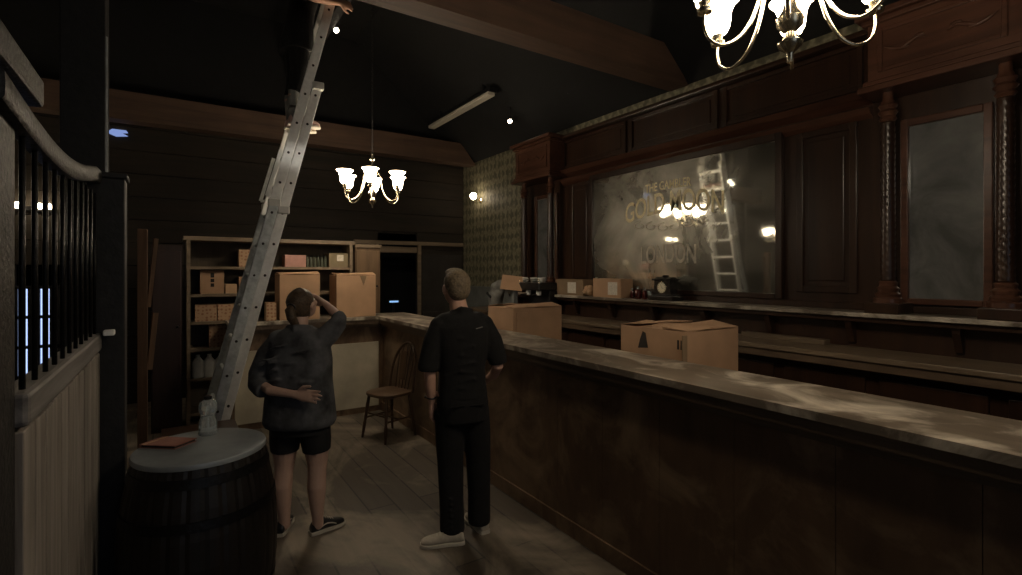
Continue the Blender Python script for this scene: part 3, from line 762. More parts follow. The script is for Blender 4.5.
# ---- big cardboard boxes
def big_box(x0, x1, y0, y1, z, h, label, name='cardboard_box', mat='card', flaps='wavy', holes=(), rz=0.0, grp=None):
    cx, cy = (x0 + x1) / 2, (y0 + y1) / 2; a, b = (x1 - x0) / 2, (y1 - y0) / 2
    t = thing(name, label, 'cardboard box', (cx, cy, z), rz, grp)
    m_ = MB(); th = 0.006
    m_.box((-a, -b, 0), (a, b, 0.006)); m_.box((-a, -b, 0), (-a + th, b, h)); m_.box((a - th, -b, 0), (a, b, h))
    m_.box((-a + th, -b, 0), (a - th, -b + th, h)); m_.box((-a + th, b - th, 0), (a - th, b, h))
    m_.build('box', mat, t)
    k = MB()
    def flap(p0, p1, inw, drop):
        p0, p1 = Vector(p0), Vector(p1); v = [p0, p1, p1 + Vector(inw) + Vector((0, 0, drop)), p0 + Vector(inw) + Vector((0, 0, drop * 0.4))]
        up = [k.bm.verts.new(q + Vector((0, 0, 0.004))) for q in v]; dn = [k.bm.verts.new(q) for q in v]
        k.bm.faces.new(up); k.bm.faces.new(list(reversed(dn)))
        for i in range(4): k.bm.faces.new((dn[i], dn[(i + 1) % 4], up[(i + 1) % 4], up[i]))
    if flaps:
        flap((-a, -b, h), (-a, b, h), (a * 0.98, 0, 0), 0.02); flap((a, b, h), (a, -b, h), (-a * 0.98, 0, 0), 0.012)
        flap((-a, -b, h + 0.006), (a, -b, h + 0.006), (0, b * 0.7, 0), 0.028); flap((a, b, h + 0.006), (-a, b, h + 0.006), (0, -b * 0.7, 0), 0.02)
        k.build('top_flap', mat, t)
    if holes:
        hm = MB()
        for fn in holes: fn(hm, a, b, h)
        hm.build('hand_hole', 'ink', t)
    return t
# on the short side of the bar
big_box(0.95, 1.37, 6.03, 6.36, 1.15, 0.50, 'tall cardboard box on the short side of the bar, behind the woman', grp='tall boxes on the short side of the bar')
big_box(1.56, 2.02, 6.05, 6.38, 1.15, 0.49, 'tall cardboard box with a triangular tape mark, right of the woman', grp='tall boxes on the short side of the bar')
tri = MB().prism([(-0.03 + 1.86, 1.635), (0.05 + 1.86, 1.635), (0.015 + 1.86, 1.52)], 'Y', 6.047, 6.05)
o = tri.build('tape_mark', 'card_dark'); par = [x for x in bpy.data.objects if x.get('label', '').startswith('tall cardboard box with')][0]
o.parent = par; o.data.transform(Matrix.Translation(-Vector(par.location)))
big_box(0.82, 0.92, 6.06, 6.2, 1.15, 0.20, 'small carton beside the tall box behind the ladder', name='carton', mat='print_card', flaps=None)
# two on the inner shelf behind the bar
def holeA(m, a, b, h): m.box((-0.02, -b - 0.001, h * 0.62), (0.09, -b + 0.001, h * 0.72), bevel=0.0)
tA = big_box(2.56, 3.12, 3.86, 4.30, 1.0, 0.345, 'open cardboard box behind the bar, right of the man in black', holes=(holeA,), grp='cardboard boxes behind the bar')
MB().box((-0.25, -0.228, 0.05), (0.26, -0.222, 0.31), bevel=0.002).build('drooping_flap', 'card', tA)
def holeB(m, a, b, h):
    m.prism([(0.03, h * 0.60), (0.115, h * 0.57), (0.10, h * 0.74), (0.075, h * 0.93), (0.05, h * 0.90), (0.04, h * 0.74)], 'X', -a - 0.001, -a + 0.001)
def markB(h, a=0.26, b=0.27):
    m = MB(); m.box((-a - 0.001, -b + 0.03, h * 0.66), (-a + 0.001, -b + 0.045, h * 0.84)).build('printed_mark', 'ink', tB); m = MB(); m.box((-a - 0.001, -b + 0.055, h * 0.66), (-a + 0.001, -b + 0.07, h * 0.84)).build('printed_mark', 'ink', tB)
tB = big_box(2.56, 3.08, 1.98, 2.52, 1.0, 0.315, 'wide cardboard box with a torn black hand hole, behind the middle of the bar', holes=(holeB,), grp='cardboard boxes behind the bar')
markB(0.315)
MB().box((-0.30, -0.275, 0.0), (-0.26, -0.265, 0.30)).build('corner_tape', 'card_dark', tB)
# mantel boxes
def small_box(px0, px1, z, h, label, mat='card', d=0.16, lab=None):
    ya, yb = y_on_x(px1, 3.98), y_on_x(px0, 3.98)
    t = thing('carton', label, 'carton', (3.98, (ya + yb) / 2, z), 0, 'cartons on the mantel shelf')
    b = (yb - ya) / 2
    MB().box((0, -b, 0), (d, b, h), bevel=0.003).build('box', mat, t)
    MB().box((0.0, -b, h - 0.001), (d, -0.004, h + 0.004)).box((0.0, 0.004, h - 0.001), (d, b, h + 0.007)).build('top_flap', mat, t)
    if lab: MB().box((-0.002, b * lab[0], h * 0.15), (0.0, b * lab[1], h * 0.85)).build('paper_label', 'paper', t)
    return t
small_box(556, 583, 1.40, 0.185, 'dim brown carton with a white label, left end of the mantel shelf', 'card_dark', 0.2, (-0.5, 0.1))
small_box(593, 621, 1.40, 0.20, 'cardboard carton with a white label standing on the mantel shelf left of the clock', 'card', 0.18, (-0.75, -0.1))
t = thing('paper_bundle', 'crumpled pale paper bundle between the two cartons on the mantel shelf', 'paper', (4.05, y_on_x(589, 4.05), 1.40))
mb = MB()
for k in range(9): mb.ell((random.uniform(-.03, .03), random.uniform(-.04, .04), 0.05 + random.uniform(-.01, .035)), (0.04, 0.045, 0.045), Euler((k, k * 2, k)).to_matrix(), 8, 6)
mb.build('crumpled_sheet', 'card_in', t)
# red glass candle jars
for k, (px, r, h) in enumerate(((632, 0.018, 0.07), (638, 0.034, 0.085), (644.5, 0.024, 0.075))):
    t = thing('candle_jar', ['slim dark red glass candle jar, leftmost of three left of the clock', 'widest dark red glass candle jar left of the clock', 'dark red glass candle jar nearest the clock'][k], 'candle jar', (4.06, y_on_x(px, 4.06), 1.40), 0, 'red candle jars on the mantel shelf')
    MB().lathe([(r * 0.85, 0), (r, 0.008), (r, h), (r * 0.7, h + 0.012)], n=18).build('jar', 'red_glass', t, smooth=40)
    MB().lathe([(r * 0.4, h + 0.012), (r * 0.45, h + 0.03), (0.003, h + 0.045)], n=14).build('stopper', 'glass', t, smooth=40)
t = thing('liqueur_glass', 'tiny clear stemmed glass between the red jars and the clock', 'glass', (4.03, y_on_x(649.5, 4.03), 1.40))
MB().lathe([(0.018, 0), (0.004, 0.006), (0.004, 0.035), (0.02, 0.05), (0.022, 0.085), (0.019, 0.085), (0.017, 0.052), (0.002, 0.04)], n=16).build('glass_body', 'glass', t, smooth='all')
# clock
yc = y_on_x(665, 4.05)
t = thing('mantel_clock', 'black marble mantel clock with a pale round dial', 'clock', (4.06, yc, 1.40))
MB().box((-0.08, -0.155, 0), (0.08, 0.155, 0.045), bevel=0.006).box((-0.065, -0.125, 0.045), (0.065, 0.125, 0.06), bevel=0.004).build('base', 'marble', t)
MB().box((-0.055, -0.10, 0.06), (0.055, 0.10, 0.195), bevel=0.003).build('case', 'marble', t)
MB().box((-0.07, -0.12, 0.195), (0.07, 0.12, 0.215), bevel=0.005).prism([(-0.06, 0.215), (0.06, 0.215), (0.03, 0.23), (-0.03, 0.23)], 'Y', -0.09, 0.09).build('top', 'marble', t)
MB().ell((0, 0.0, 0.238), (0.03, 0.035, 0.012)).build('ornament', 'iron', t, smooth='all')
m1 = MB().lathe([(0.001, 0), (0.052, 0), (0.052, 0.006), (0.001, 0.006)], n=32, close=False); bmesh.ops.rotate(m1.bm, cent=(0, 0, 0), matrix=Matrix.Rotation(-PI / 2, 3, 'Y'), verts=m1.bm.verts); bmesh.ops.translate(m1.bm, vec=(-0.055, 0.0, 0.127), verts=m1.bm.verts)
dial = m1.build('dial', 'dial', t)
m1 = MB().torus((-0.060, 0.0, 0.127), 0.055, 0.005, Matrix.Rotation(PI / 2, 3, 'Y'), 32, 8); m1.build('bezel', 'chrome', t, smooth='all')
MB().bar((-0.0625, 0, 0.127), (-0.0625, 0.010, 0.160), 0.003, 0.002).bar((-0.0625, 0, 0.127), (-0.0625, -0.022, 0.115), 0.004, 0.002).build('hand', 'ink', t)
m1 = MB()
for k in range(12):
    a = k * PI / 6; m1.box((-0.0625, 0.043 * math.sin(a) - 0.002, 0.127 + 0.043 * math.cos(a) - 0.004), (-0.061, 0.043 * math.sin(a) + 0.002, 0.127 + 0.043 * math.cos(a) + 0.004))
m1.build('hour_marks', 'ink', t)
# plank lying on the work counter
ya, yb = y_on_x(827, 3.97), y_on_x(744, 3.97)
tag(MB().box((3.93, ya, 1.15), (4.02, yb, 1.185), bevel=0.003).build('loose_plank', 'counter_top'), 'short pale plank lying at the back of the work counter', 'plank')

# ---- coffee machine etc at the far end of the work counter
cm = thing('coffee_machine', 'black coffee machine with cups on top behind the open cardboard box', 'coffee machine', (3.84, y_on_x(531, 3.74), 1.15))
MB().box((-0.14, -0.22, 0.0), (0.16, 0.22, 0.05), bevel=0.01).box((0.02, -0.22, 0.05), (0.16, 0.22, 0.30), bevel=0.01).box((-0.14, -0.22, 0.30), (0.16, 0.22, 0.40), bevel=0.015).build('body', 'black_plastic', cm)
for y in (-0.11, 0.11):
    g_ = MB().lathe([(0.03, 0.24), (0.034, 0.26), (0.034, 0.30)], (-0.06, y, 0)).build('group_head', 'alu', cm, smooth=40)
    MB().tube([(-0.09, y, 0.25), (-0.18, y, 0.245)], 0.010, 8).build('handle', 'black_plastic', g_, smooth='all')
MB().box((-0.13, -0.20, 0.05), (0.0, 0.20, 0.058)).build('drip_tray', 'alu', cm)
MB().tube([(-0.13, -0.21, 0.40), (-0.13, -0.21, 0.44), (-0.13, 0.21, 0.44), (-0.13, 0.21, 0.40)], 0.005, 6).build('cup_rail', 'chrome', cm)
cup = None
for k in range(5):
    if cup is None:
        cup = thing('coffee_cup', 'white cup on top of the black coffee machine', 'cup', (0, 0, 0), 0, 'white cups on the coffee machine')
        MB().lathe([(0.022, 0), (0.034, 0.03), (0.036, 0.06), (0.033, 0.06), (0.031, 0.03), (0.005, 0.006)], n=18).build('cup_body', 'white_plastic', cup, smooth='all')
        MB().torus((0.042, 0, 0.033), 0.014, 0.004, Matrix.Rotation(PI / 2, 3, 'X'), 12, 6).build('handle', 'white_plastic', cup, smooth='all')
        c = cup
    else: c = copy_tree(cup)
    c.location = (cm.location.x - 0.07 + 0.10 * (k % 2), cm.location.y - 0.17 + 0.085 * k, 1.55)
t = thing('grey_bundle', 'rolled grey cloth bundle left of the coffee machine', 'cloth bundle', (3.78, y_on_x(497, 3.78), 1.15))
mb = MB()
mb.tube([(0, 0.10, 0.05), (0, 0.09, 0.2), (0, 0.02, 0.32), (0, -0.08, 0.36), (0.0, -0.14, 0.30)], [0.07, 0.085, 0.08, 0.07, 0.05], 14).tube([(0, 0.02, 0.05), (0, -0.02, 0.2), (0, -0.10, 0.25)], [0.08, 0.09, 0.06], 14)
blob('roll', mb, 'grey_cloth', t, 0.012, 3)
MB().box((-0.09, 0.03, 0.19), (0.02, 0.15, 0.22), rot=Matrix.Rotation(0.5, 3, 'X')).build('strap', 'black_plastic', t)
t = thing('card_on_stand', 'tilted square of cardboard on a pale upright stand by the coffee machine', 'cardboard sheet', (3.42 - 0.25, 0, 1.0))
pp = at(513, 4.95); t.location = (pp.x - 0.0, pp.y, 0.0)
t.location = (3.66, y_on_x(514, 3.66), 1.15)
MB().box((-0.03, -0.045, 0.0), (0.03, 0.045, 0.31), bevel=0.004).box((-0.05, -0.09, 0.0), (0.05, 0.09, 0.02)).build('stand', 'wainscot', t)
nn = Vector((-0.549 * 0.83, -0.836 * 0.83, 0.56)).normalized(); xx = Vector((0.836, -0.549, -0.02)); xx = (xx - nn * xx.dot(nn)).normalized(); yy_ = nn.cross(xx)
SHR = Matrix((xx, yy_, nn)).transposed() @ Matrix.Rotation(-0.12, 3, 'Z')
sh_ = MB().box((-0.14, -0.11, -0.004), (0.14, 0.11, 0.004), rot=SHR).build('sheet', 'card', t)
sh_.location = (-0.03, 0, 0.39)

# blue display in the doorway
t = thing('small_display', 'small blue lit display in the dark doorway', 'display', (at(394, 8.9).x, at(394, 8.9).y, 0))
MB().box((-0.09, 0.0, 1.14), (0.09, 0.03, 1.20), bevel=0.004).box((-0.02, 0.005, 0), (0.02, 0.025, 1.14)).box((-0.12, -0.08, 0), (0.12, 0.10, 0.02)).build('casing', 'black_plastic', t)
MB().box((-0.08, -0.002, 1.15), (0.08, 0.0, 1.18)).build('screen', 'screen', t)

# ================================================================ CHAIR
t = thing('wooden_chair', 'old wooden spindle-back chair standing against the bar front', 'chair', (1.83, 5.06, 0), PI / 2 + 0.32)
# local: front towards +Y (world -X)
MB().loft([((0, 0.0, 0.43), (0.19, 0, 0), (0, 0.19, 0)), ((0, 0.0, 0.435), (0.20, 0, 0), (0, 0.20, 0)), ((0, 0, 0.46), (0.20, 0, 0), (0, 0.20, 0)), ((0, 0, 0.465), (0.19, 0, 0), (0, 0.19, 0))], 28, 3.2).build('seat', 'chair_seat', t, smooth=40)
for sx_ in (-1, 1):
    for sy_ in (-1, 1):
        a = Vector((sx_ * 0.14, sy_ * 0.14, 0.43)); b = Vector((sx_ * 0.185, sy_ * 0.19, 0.0))
        MB().tube([b, b.lerp(a, 0.35), b.lerp(a, 0.4), b.lerp(a, 0.75), a], [0.012, 0.018, 0.014, 0.019, 0.014], 10, False).build('leg', 'chair_wood', t, smooth='all')
mb = MB()
for sx_ in (-1, 1): mb.tube([(sx_ * 0.165, -0.165, 0.2), (sx_ * 0.165, 0.165, 0.2)], 0.009, 8)
mb.tube([(-0.165, 0, 0.2), (0.165, 0, 0.2)], 0.009, 8).tube([(-0.158, 0.158, 0.25), (0.158, 0.158, 0.25)], 0.009, 8)
mb.build('stretcher', 'chair_wood', t, smooth='all')
hoop = []
for k in range(25):
    a = PI * k / 24; hoop.append((0.185 * math.cos(a) * (1.0 - 0.1 * math.sin(a) ** 8), -0.155 - 0.10 * math.sin(a), 0.45 + 0.48 * math.sin(a) ** 0.7))
MB().tube(hoop, 0.014, 10).build('back_hoop', 'chair_wood', t, smooth='all')
for k in range(5):
    x = -0.12 + 0.06 * k; top = 0.45 + 0.48 * math.sqrt(max(0, 1 - (x / 0.19) ** 2)) ** 0.75
    MB().tube([(x * 0.8, -0.16, 0.455), (x, -0.16 - 0.09 * (top - 0.45) / 0.48, top - 0.01)], 0.007, 8).build('spindle', 'chair_wood', t, smooth='all')
MB().box((-0.05, -0.19, 0.55), (0.05, -0.18, 0.85), bevel=0.003, rot=Matrix.Rotation(0.16, 3, 'X')).build('back_splat', 'chair_wood', t)

# ================================================================ BARREL and what stands on it
bc = (0.103, 2.80)
t = thing('barrel', 'dark oak barrel used as a table, with a grey metal top', 'barrel', (bc[0], bc[1], 0))
prof = [(0.255, 0.02), (0.268, 0.0), (0.276, 0.0), (0.30, 0.15), (0.325, 0.35), (0.33, 0.44), (0.325, 0.53), (0.30, 0.72), (0.277, 0.84)]
N = 28; b = bmesh.new(); rows = []
zs = [0.0, 0.08, 0.2, 0.32, 0.44, 0.56, 0.68, 0.78, 0.845]
for z in zs:
    R = 0.262 + 0.062 * (1 - ((z - 0.43) / 0.43) ** 2); row = []
    for k in range(N * 4):
        a = 2 * PI * k / (N * 4); r = R - (0.004 if k % 4 == 0 else 0)
        row.append(b.verts.new((r * math.cos(a), r * math.sin(a), z)))
    rows.append(row)
n = N * 4
for i in range(len(rows) - 1):
    for k in range(n): b.faces.new((rows[i][k], rows[i][(k + 1) % n], rows[i + 1][(k + 1) % n], rows[i + 1][k]))
b.faces.new(list(reversed(rows[0]))); b.faces.new(rows[-1])
m_ = MB(); m_.bm.free(); m_.bm = b; m_.build('staves', 'barrel', t)
for z in (0.05, 0.22, 0.62, 0.79):
    R = lambda q: 0.264 + 0.062 * (1 - ((q - 0.43) / 0.43) ** 2)
    MB().lathe([(R(z - .02) - .004, z - 0.02), (R(z - .02) + 0.002, z - 0.02), (R(z + .02) + 0.002, z + 0.02), (R(z + .02) - 0.004, z + 0.02), (R(z - .02) - .004, z - 0.02)], n=56, close=False).build('hoop', 'iron', t, smooth=40)
MB().lathe([(0.255, 0.845), (0.272, 0.845), (0.274, 0.858), (0.270, 0.867), (0.262, 0.87)], n=56).build('table_top', 'zinc', t, smooth=40)
BT = 0.87
pA = at(208, (CAM_H - BT) * 511 / (434.0 - 272))
t = thing('glass_decanter', 'clear glass decanter with a round stopper standing on the barrel', 'decanter', (pA.x, pA.y, BT))
MB().lathe([(0.040, 0.0), (0.043, 0.004), (0.043, 0.012), (0.039, 0.018), (0.041, 0.05), (0.036, 0.075), (0.030, 0.09), (0.030, 0.098)], n=32).build('bottle_body', 'glass', t, smooth=40)
MB().lathe([(0.025, 0.095), (0.036, 0.105), (0.041, 0.125), (0.041, 0.145), (0.036, 0.162), (0.022, 0.172), (0.012, 0.175)], n=32).build('bulb', 'glass', t, smooth=50)
MB().lathe([(0.014, 0.172), (0.018, 0.178), (0.018, 0.19), (0.008, 0.195)], n=20).build('stopper', 'black_plastic', t, smooth=40)
pB = at(169, (CAM_H - BT) * 511 / (444.5 - 272))
t = thing('leather_notebook', 'red-brown leather notebook lying on the barrel top', 'notebook', (pB.x, pB.y, BT), -YAW - 0.12)
def skew(m_): 
    for v in m_.bm.verts: v.co.x += v.co.y * 0.12
    return m_
skew(MB().box((-0.085, -0.055, 0.002), (0.083, 0.055, 0.013))).build('pages', 'ink', t)
skew(MB().box((-0.09, -0.06, 0.0), (0.088, 0.06, 0.003), bevel=0.001).box((-0.09, -0.06, 0.012), (0.088, 0.06, 0.016), bevel=0.001).box((-0.092, -0.06, 0.0), (-0.088, 0.06, 0.016))).build('cover', 'leather', t)
skew(MB().box((-0.07, -0.061, 0.0155), (-0.062, 0.061, 0.0175))).build('band', 'card', t)

# ================================================================ STALL PARTITION (left)
SXX = -0.30
t = thing('stall_partition', 'horse stall partition of grey planks with iron bars above', 'stall partition', (SXX, 2.2, 0))
def P3(x, y, z): return (x - SXX, y - 2.2, z)
ypA, ypB = 1.58, 2.96
MB().box(P3(SXX - 0.055, 1.30, 0), P3(SXX - 0.002, ypA, 2.09), bevel=0.006).build('near_post', 'dusty_iron', t)
MB().box(P3(-0.335, ypB, 0), P3(-0.195, ypB + 0.13, 2.11), bevel=0.005).box(P3(-0.345, ypB - 0.01, 2.11), P3(-0.185, ypB + 0.14, 2.135), bevel=0.005).build('end_post', 'black_wood', t)
y = ypA; k = 0
while y < ypB - 0.01:
    w_ = 0.113; y2 = min(y + w_, ypB)
    MB().box(P3(SXX - 0.02 + 0.002 * (k % 3), y + 0.002, 0), P3(SXX + 0.012 + 0.002 * (k % 3), y2 - 0.002, 1.315), bevel=0.003).build('plank', 'stall_plank', t); y = y2; k += 1
mb = MB().box(P3(SXX - 0.045, ypA, 1.325), P3(SXX + 0.022, ypB, 1.405), bevel=0.012)
mb.build('middle_rail', 'stall_rail', t)
# curved top rail
pts = []
for i in range(25):
    s_ = i / 24; yy = ypA - 0.2 + (ypB - ypA + 0.2) * s_
    pts.append(Vector(P3(SXX, yy, 2.05 - 0.06 * math.sin(PI * min(1, s_ * 1.1)) + 0.06 * s_)))
mb = MB()
rings = [(q, (0.022, 0, 0), (0, 0, 0.032)) for q in pts]
mb.loft(rings, 12, 5).build('top_rail', 'dusty_iron', t, smooth=40)
nbars = 11
for k in range(nbars):
    yy = ypA + 0.05 + (ypB - ypA - 0.1) * k / (nbars - 1)
    MB().tube([P3(SXX, yy, 1.39), P3(SXX, yy, 2.03)], 0.0065, 8, False).build('iron_bar', 'iron', t, smooth='all')
pl = P3(-0.24, ypB - 0.02, 1.40)
MB().box((pl[0] - 0.03, pl[1] - 0.05, 1.395), (pl[0] + 0.012, pl[1] + 0.0, 1.42), bevel=0.006).build('latch', 'alu', t)
# overhead rail resting on the near post
o = MB().bar((-0.34, 0.2, 2.20), (-0.34, 1.97, 2.19), 0.05, 0.08, bevel=0.01).build('overhead_rail', 'dusty_iron')
tag(o, 'mottled overhead rail ending in mid air at the top left', 'rail')
# tall black column
t = thing('black_column', 'tall square black column rising behind the stall partition', 'column', (-0.45, 4.0, 0))
MB().box((-0.11, -0.10, 0), (0.10, 0.10, 5.3), bevel=0.006).build('shaft', 'black_wood', t)
MB().box((0.10, -0.085, 0.3), (0.108, -0.07, 3.1)).build('edge_glint', 'alu_dull', t)  # pale strip painting the glint down the right edge of the shaft
# weathered wooden post with brace + red door behind
t = thing('timber_post', 'narrow orange-brown timber post between the stall and the shelving', 'post', (-0.225, 5.0, 0))
MB().box((-0.025, -0.04, 0), (0.04, 0.05, 2.02), bevel=0.004).build('upright', 'old_wood', t)
MB().bar((0.05, 0.0, 0.9), (0.09, 0.02, 1.35), 0.02, 0.04).bar((0.045, 0, 1.4), (0.095, 0.02, 1.95), 0.02, 0.03).build('brace', 'old_wood', t)
t = thing('red_cupboard', 'dark red wooden cupboard left of the shelving', 'cupboard', (-0.06, SHY + 0.02, 0))
MB().box((-0.15, 0, 0), (0.12, 0.4, 1.96)).build('body', 'red_wood', t)
d_ = MB().box((-0.14, -0.02, 0.06), (0.11, 0, 1.9), bevel=0.004).build('door', 'red_wood', t)
MB().ell((0.08, -0.03, 1.1), (0.014, 0.014, 0.014)).build('knob', 'iron', d_, smooth='all')
# low stool-like bench behind the barrel with a grey dish
t = thing('wooden_bench', 'low brown wooden bench in the shadow behind the barrel', 'bench', (0.16, 4.6, 0))
MB().box((-0.25, -0.16, 0.44), (0.25, 0.16, 0.475), bevel=0.006).build('seat', 'mahogany', t)
for a in (-1, 1):
    for c in (-1, 1): MB().box((a * 0.21 - 0.02, c * 0.12 - 0.02, 0), (a * 0.21 + 0.02, c * 0.12 + 0.02, 0.44)).build('leg', 'mahogany', t)

# ================================================================ LADDER
LY = 5.2
def lx(z, o): return 0.245 + 0.255 * z + o
t = thing('extension_ladder', 'tall aluminium extension ladder leaning up into the dark roof', 'ladder', (0.23, LY, 0))
def lad_section(z0, z1, o, hw, mat, flare=0.0, rung0=None):
    for s_ in (-1, 1):
        m_ = MB(); N_ = 10; rings = []
        for i in range(N_ + 1):
            z = z0 + (z1 - z0) * i / N_; f_ = flare * max(0, (1.7 - z) / 1.7) ** 1.2
            c = Vector((lx(z, o) - 0.23, s_ * (hw + f_), z))
            rings.append((c, Vector((0.041, 0, -0.010)), Vector((0, 0.0135, 0))))
        m_.loft(rings, 16, 8).build('rail', mat, t)
        # groove line and rivets on the outside of the rail
        rv = MB(); z = (rung0 or z0 + 0.12)
        while z < z1 - 0.05:
            f_ = flare * max(0, (1.7 - z) / 1.7) ** 1.2
            c = Vector((lx(z, o) - 0.23, s_ * (hw + f_ + 0.0135), z))
            rv.ell(c, (0.012, 0.004, 0.012), None, 10, 6); z += 0.28
        rv.build('rivets', 'ink', t)
    z = (rung0 or z0 + 0.12)
    while z < z1 - 0.05:
        f_ = flare * max(0, (1.7 - z) / 1.7) ** 1.2; w_ = hw + f_
        c = Vector((lx(z, o) - 0.23, 0, z))
        MB().tube([c - Vector((0, w_, 0)), c + Vector((0, w_, 0))], 0.016, 10, False).build('rung', mat, t, smooth='all'); z += 0.28
R0 = 0.25
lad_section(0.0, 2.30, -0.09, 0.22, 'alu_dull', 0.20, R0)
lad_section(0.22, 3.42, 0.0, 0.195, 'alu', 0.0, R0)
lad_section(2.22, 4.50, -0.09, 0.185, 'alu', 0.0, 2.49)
for s_ in (-1, 1):
    for z, o in ((2.30, -0.09), (3.42, 0.0), (2.24, 0.0)):
        c = Vector((lx(z, o) - 0.23, s_ * 0.205, z))
        MB().box(c - Vector((0.05, 0.03, 0.035)), c + Vector((0.05, 0.03, 0.035)), bevel=0.008).build('end_cap', 'white_plastic', t)
    c0 = Vector((lx(2.30, -0.15) - 0.23, s_ * 0.2, 2.36)); c1 = Vector((lx(2.75, -0.15) - 0.23, s_ * 0.2, 2.78))
    MB().bar(c0, c1, 0.02, 0.03).bar(c0, c0 + Vector((0.08, 0, 0.0)), 0.02, 0.025).build('guide_bracket', 'alu', t)
    MB().box((-0.14, s_ * 0.42 - 0.03, 0.0), (-0.04, s_ * 0.42 + 0.03, 0.03), bevel=0.008).build('foot', 'black_plastic', t)

# ================================================================ PEOPLE
def V(*a): return Vector(a)
def hand(mb, wrist, d, normal, side=1, curl=0.35, spread=0.10, length=1.0):
    """palm and five bent fingers; d = finger direction, normal = back of hand, side = which side the thumb leaves"""
    d = Vector(d).normalized(); nrm = Vector(normal); nrm = (nrm - d * nrm.dot(d)).normalized(); lat = d.cross(nrm) * side
    w = Vector(wrist); p1 = w + d * 0.085 * length
    mb.loft([(w - d * 0.02, lat * 0.024, nrm * 0.017), (w + d * 0.005, lat * 0.026, nrm * 0.017), (w + d * 0.04, lat * 0.038, nrm * 0.016), (p1, lat * 0.041, nrm * 0.013), (p1 + d * 0.008, lat * 0.036, nrm * 0.009)], 16, 2.6)
    Ls = (0.070, 0.080, 0.074, 0.058)
    for i, L_ in enumerate(Ls):
        o = (0.029 - 0.0195 * i); base = w + d * (0.075 - abs(i - 1.2) * 0.004) * length + lat * o
        a = (i - 1.5) * -spread * 0.5; fd = (d + lat * a).normalized()
        pts = [base]; ang = 0.0; cur = base + fd * 0.012
        pts.append(cur)
        for s_, seg in enumerate((0.42, 0.32, 0.26)):
            ang += curl * (0.7 + 0.3 * s_) * (1 + 0.12 * i)
            dd = (fd * math.cos(ang) - nrm * math.sin(ang)); cur = cur + dd * L_ * seg; pts.append(cur)
        mb.tube(pts, [0.0095, 0.0090, 0.0085, 0.0078, 0.0066], 10)
    tb = w + d * 0.025 + lat * 0.028; td = (d * 0.62 + lat * 0.70 - nrm * 0.25).normalized()
    t2 = (d * 0.90 + lat * 0.25 - nrm * 0.30).normalized()
    mb.tube([tb, tb + td * 0.035, tb + td * 0.035 + t2 * 0.028, tb + td * 0.035 + t2 * 0.052], [0.014, 0.012, 0.0105, 0.008], 10)

def facing(dx, dy, tilt=0.0, roll=0.0):
    yaw = math.atan2(-dx, dy)
    return Matrix.Rotation(yaw, 3, 'Z') @ Matrix.Rotation(tilt, 3, 'X') @ Matrix.Rotation(roll, 3, 'Y')
def head(mb, c, R, k=1.0):
    def E(p, r): mb.ell(c + R @ (Vector(p) * k), Vector(r) * k, R)
    E((0, -0.012, 0.030), (0.074, 0.092, 0.086)); E((0, 0.028, -0.030), (0.060, 0.066, 0.070)); E((0, 0.045, -0.068), (0.040, 0.042, 0.036))
    mb.tube([c + R @ Vector((0, 0.090, 0.012)) * k, c + R @ Vector((0, 0.108, -0.022)) * k], [0.008 * k, 0.014 * k], 10)
    E((0, 0.084, 0.030), (0.050, 0.012, 0.010)); E((0, 0.088, -0.052), (0.022, 0.010, 0.007))
    for s_ in (-1, 1):
        E((s_ * 0.040, 0.066, -0.012), (0.022, 0.022, 0.020))
        mb.ell(c + R @ Vector((s_ * 0.076, -0.004, -0.002)) * k, Vector((0.008, 0.020, 0.032)) * k, R @ Matrix.Rotation(-0.25, 3, 'X'))
        E((s_ * 0.080, -0.012, 0.004), (0.006, 0.012, 0.022))
def face_parts(c, R, parent, k=1.0):
    for s_ in (-1, 1):
        e = MB().ell(c + R @ Vector((s_ * 0.031, 0.079, 0.006)) * k, Vector((0.013, 0.010, 0.010)) * k, R).build('eye', 'eye', parent, smooth='all')
        MB().ell(c + R @ Vector((s_ * 0.031, 0.088, 0.006)) * k, Vector((0.005, 0.003, 0.005)) * k, R).build('iris', 'ink', e, smooth='all')
    MB().ell(c + R @ Vector((0, 0.094, -0.052)) * k, Vector((0.021, 0.006, 0.006)) * k, R).build('mouth', 'lips', parent, smooth='all')
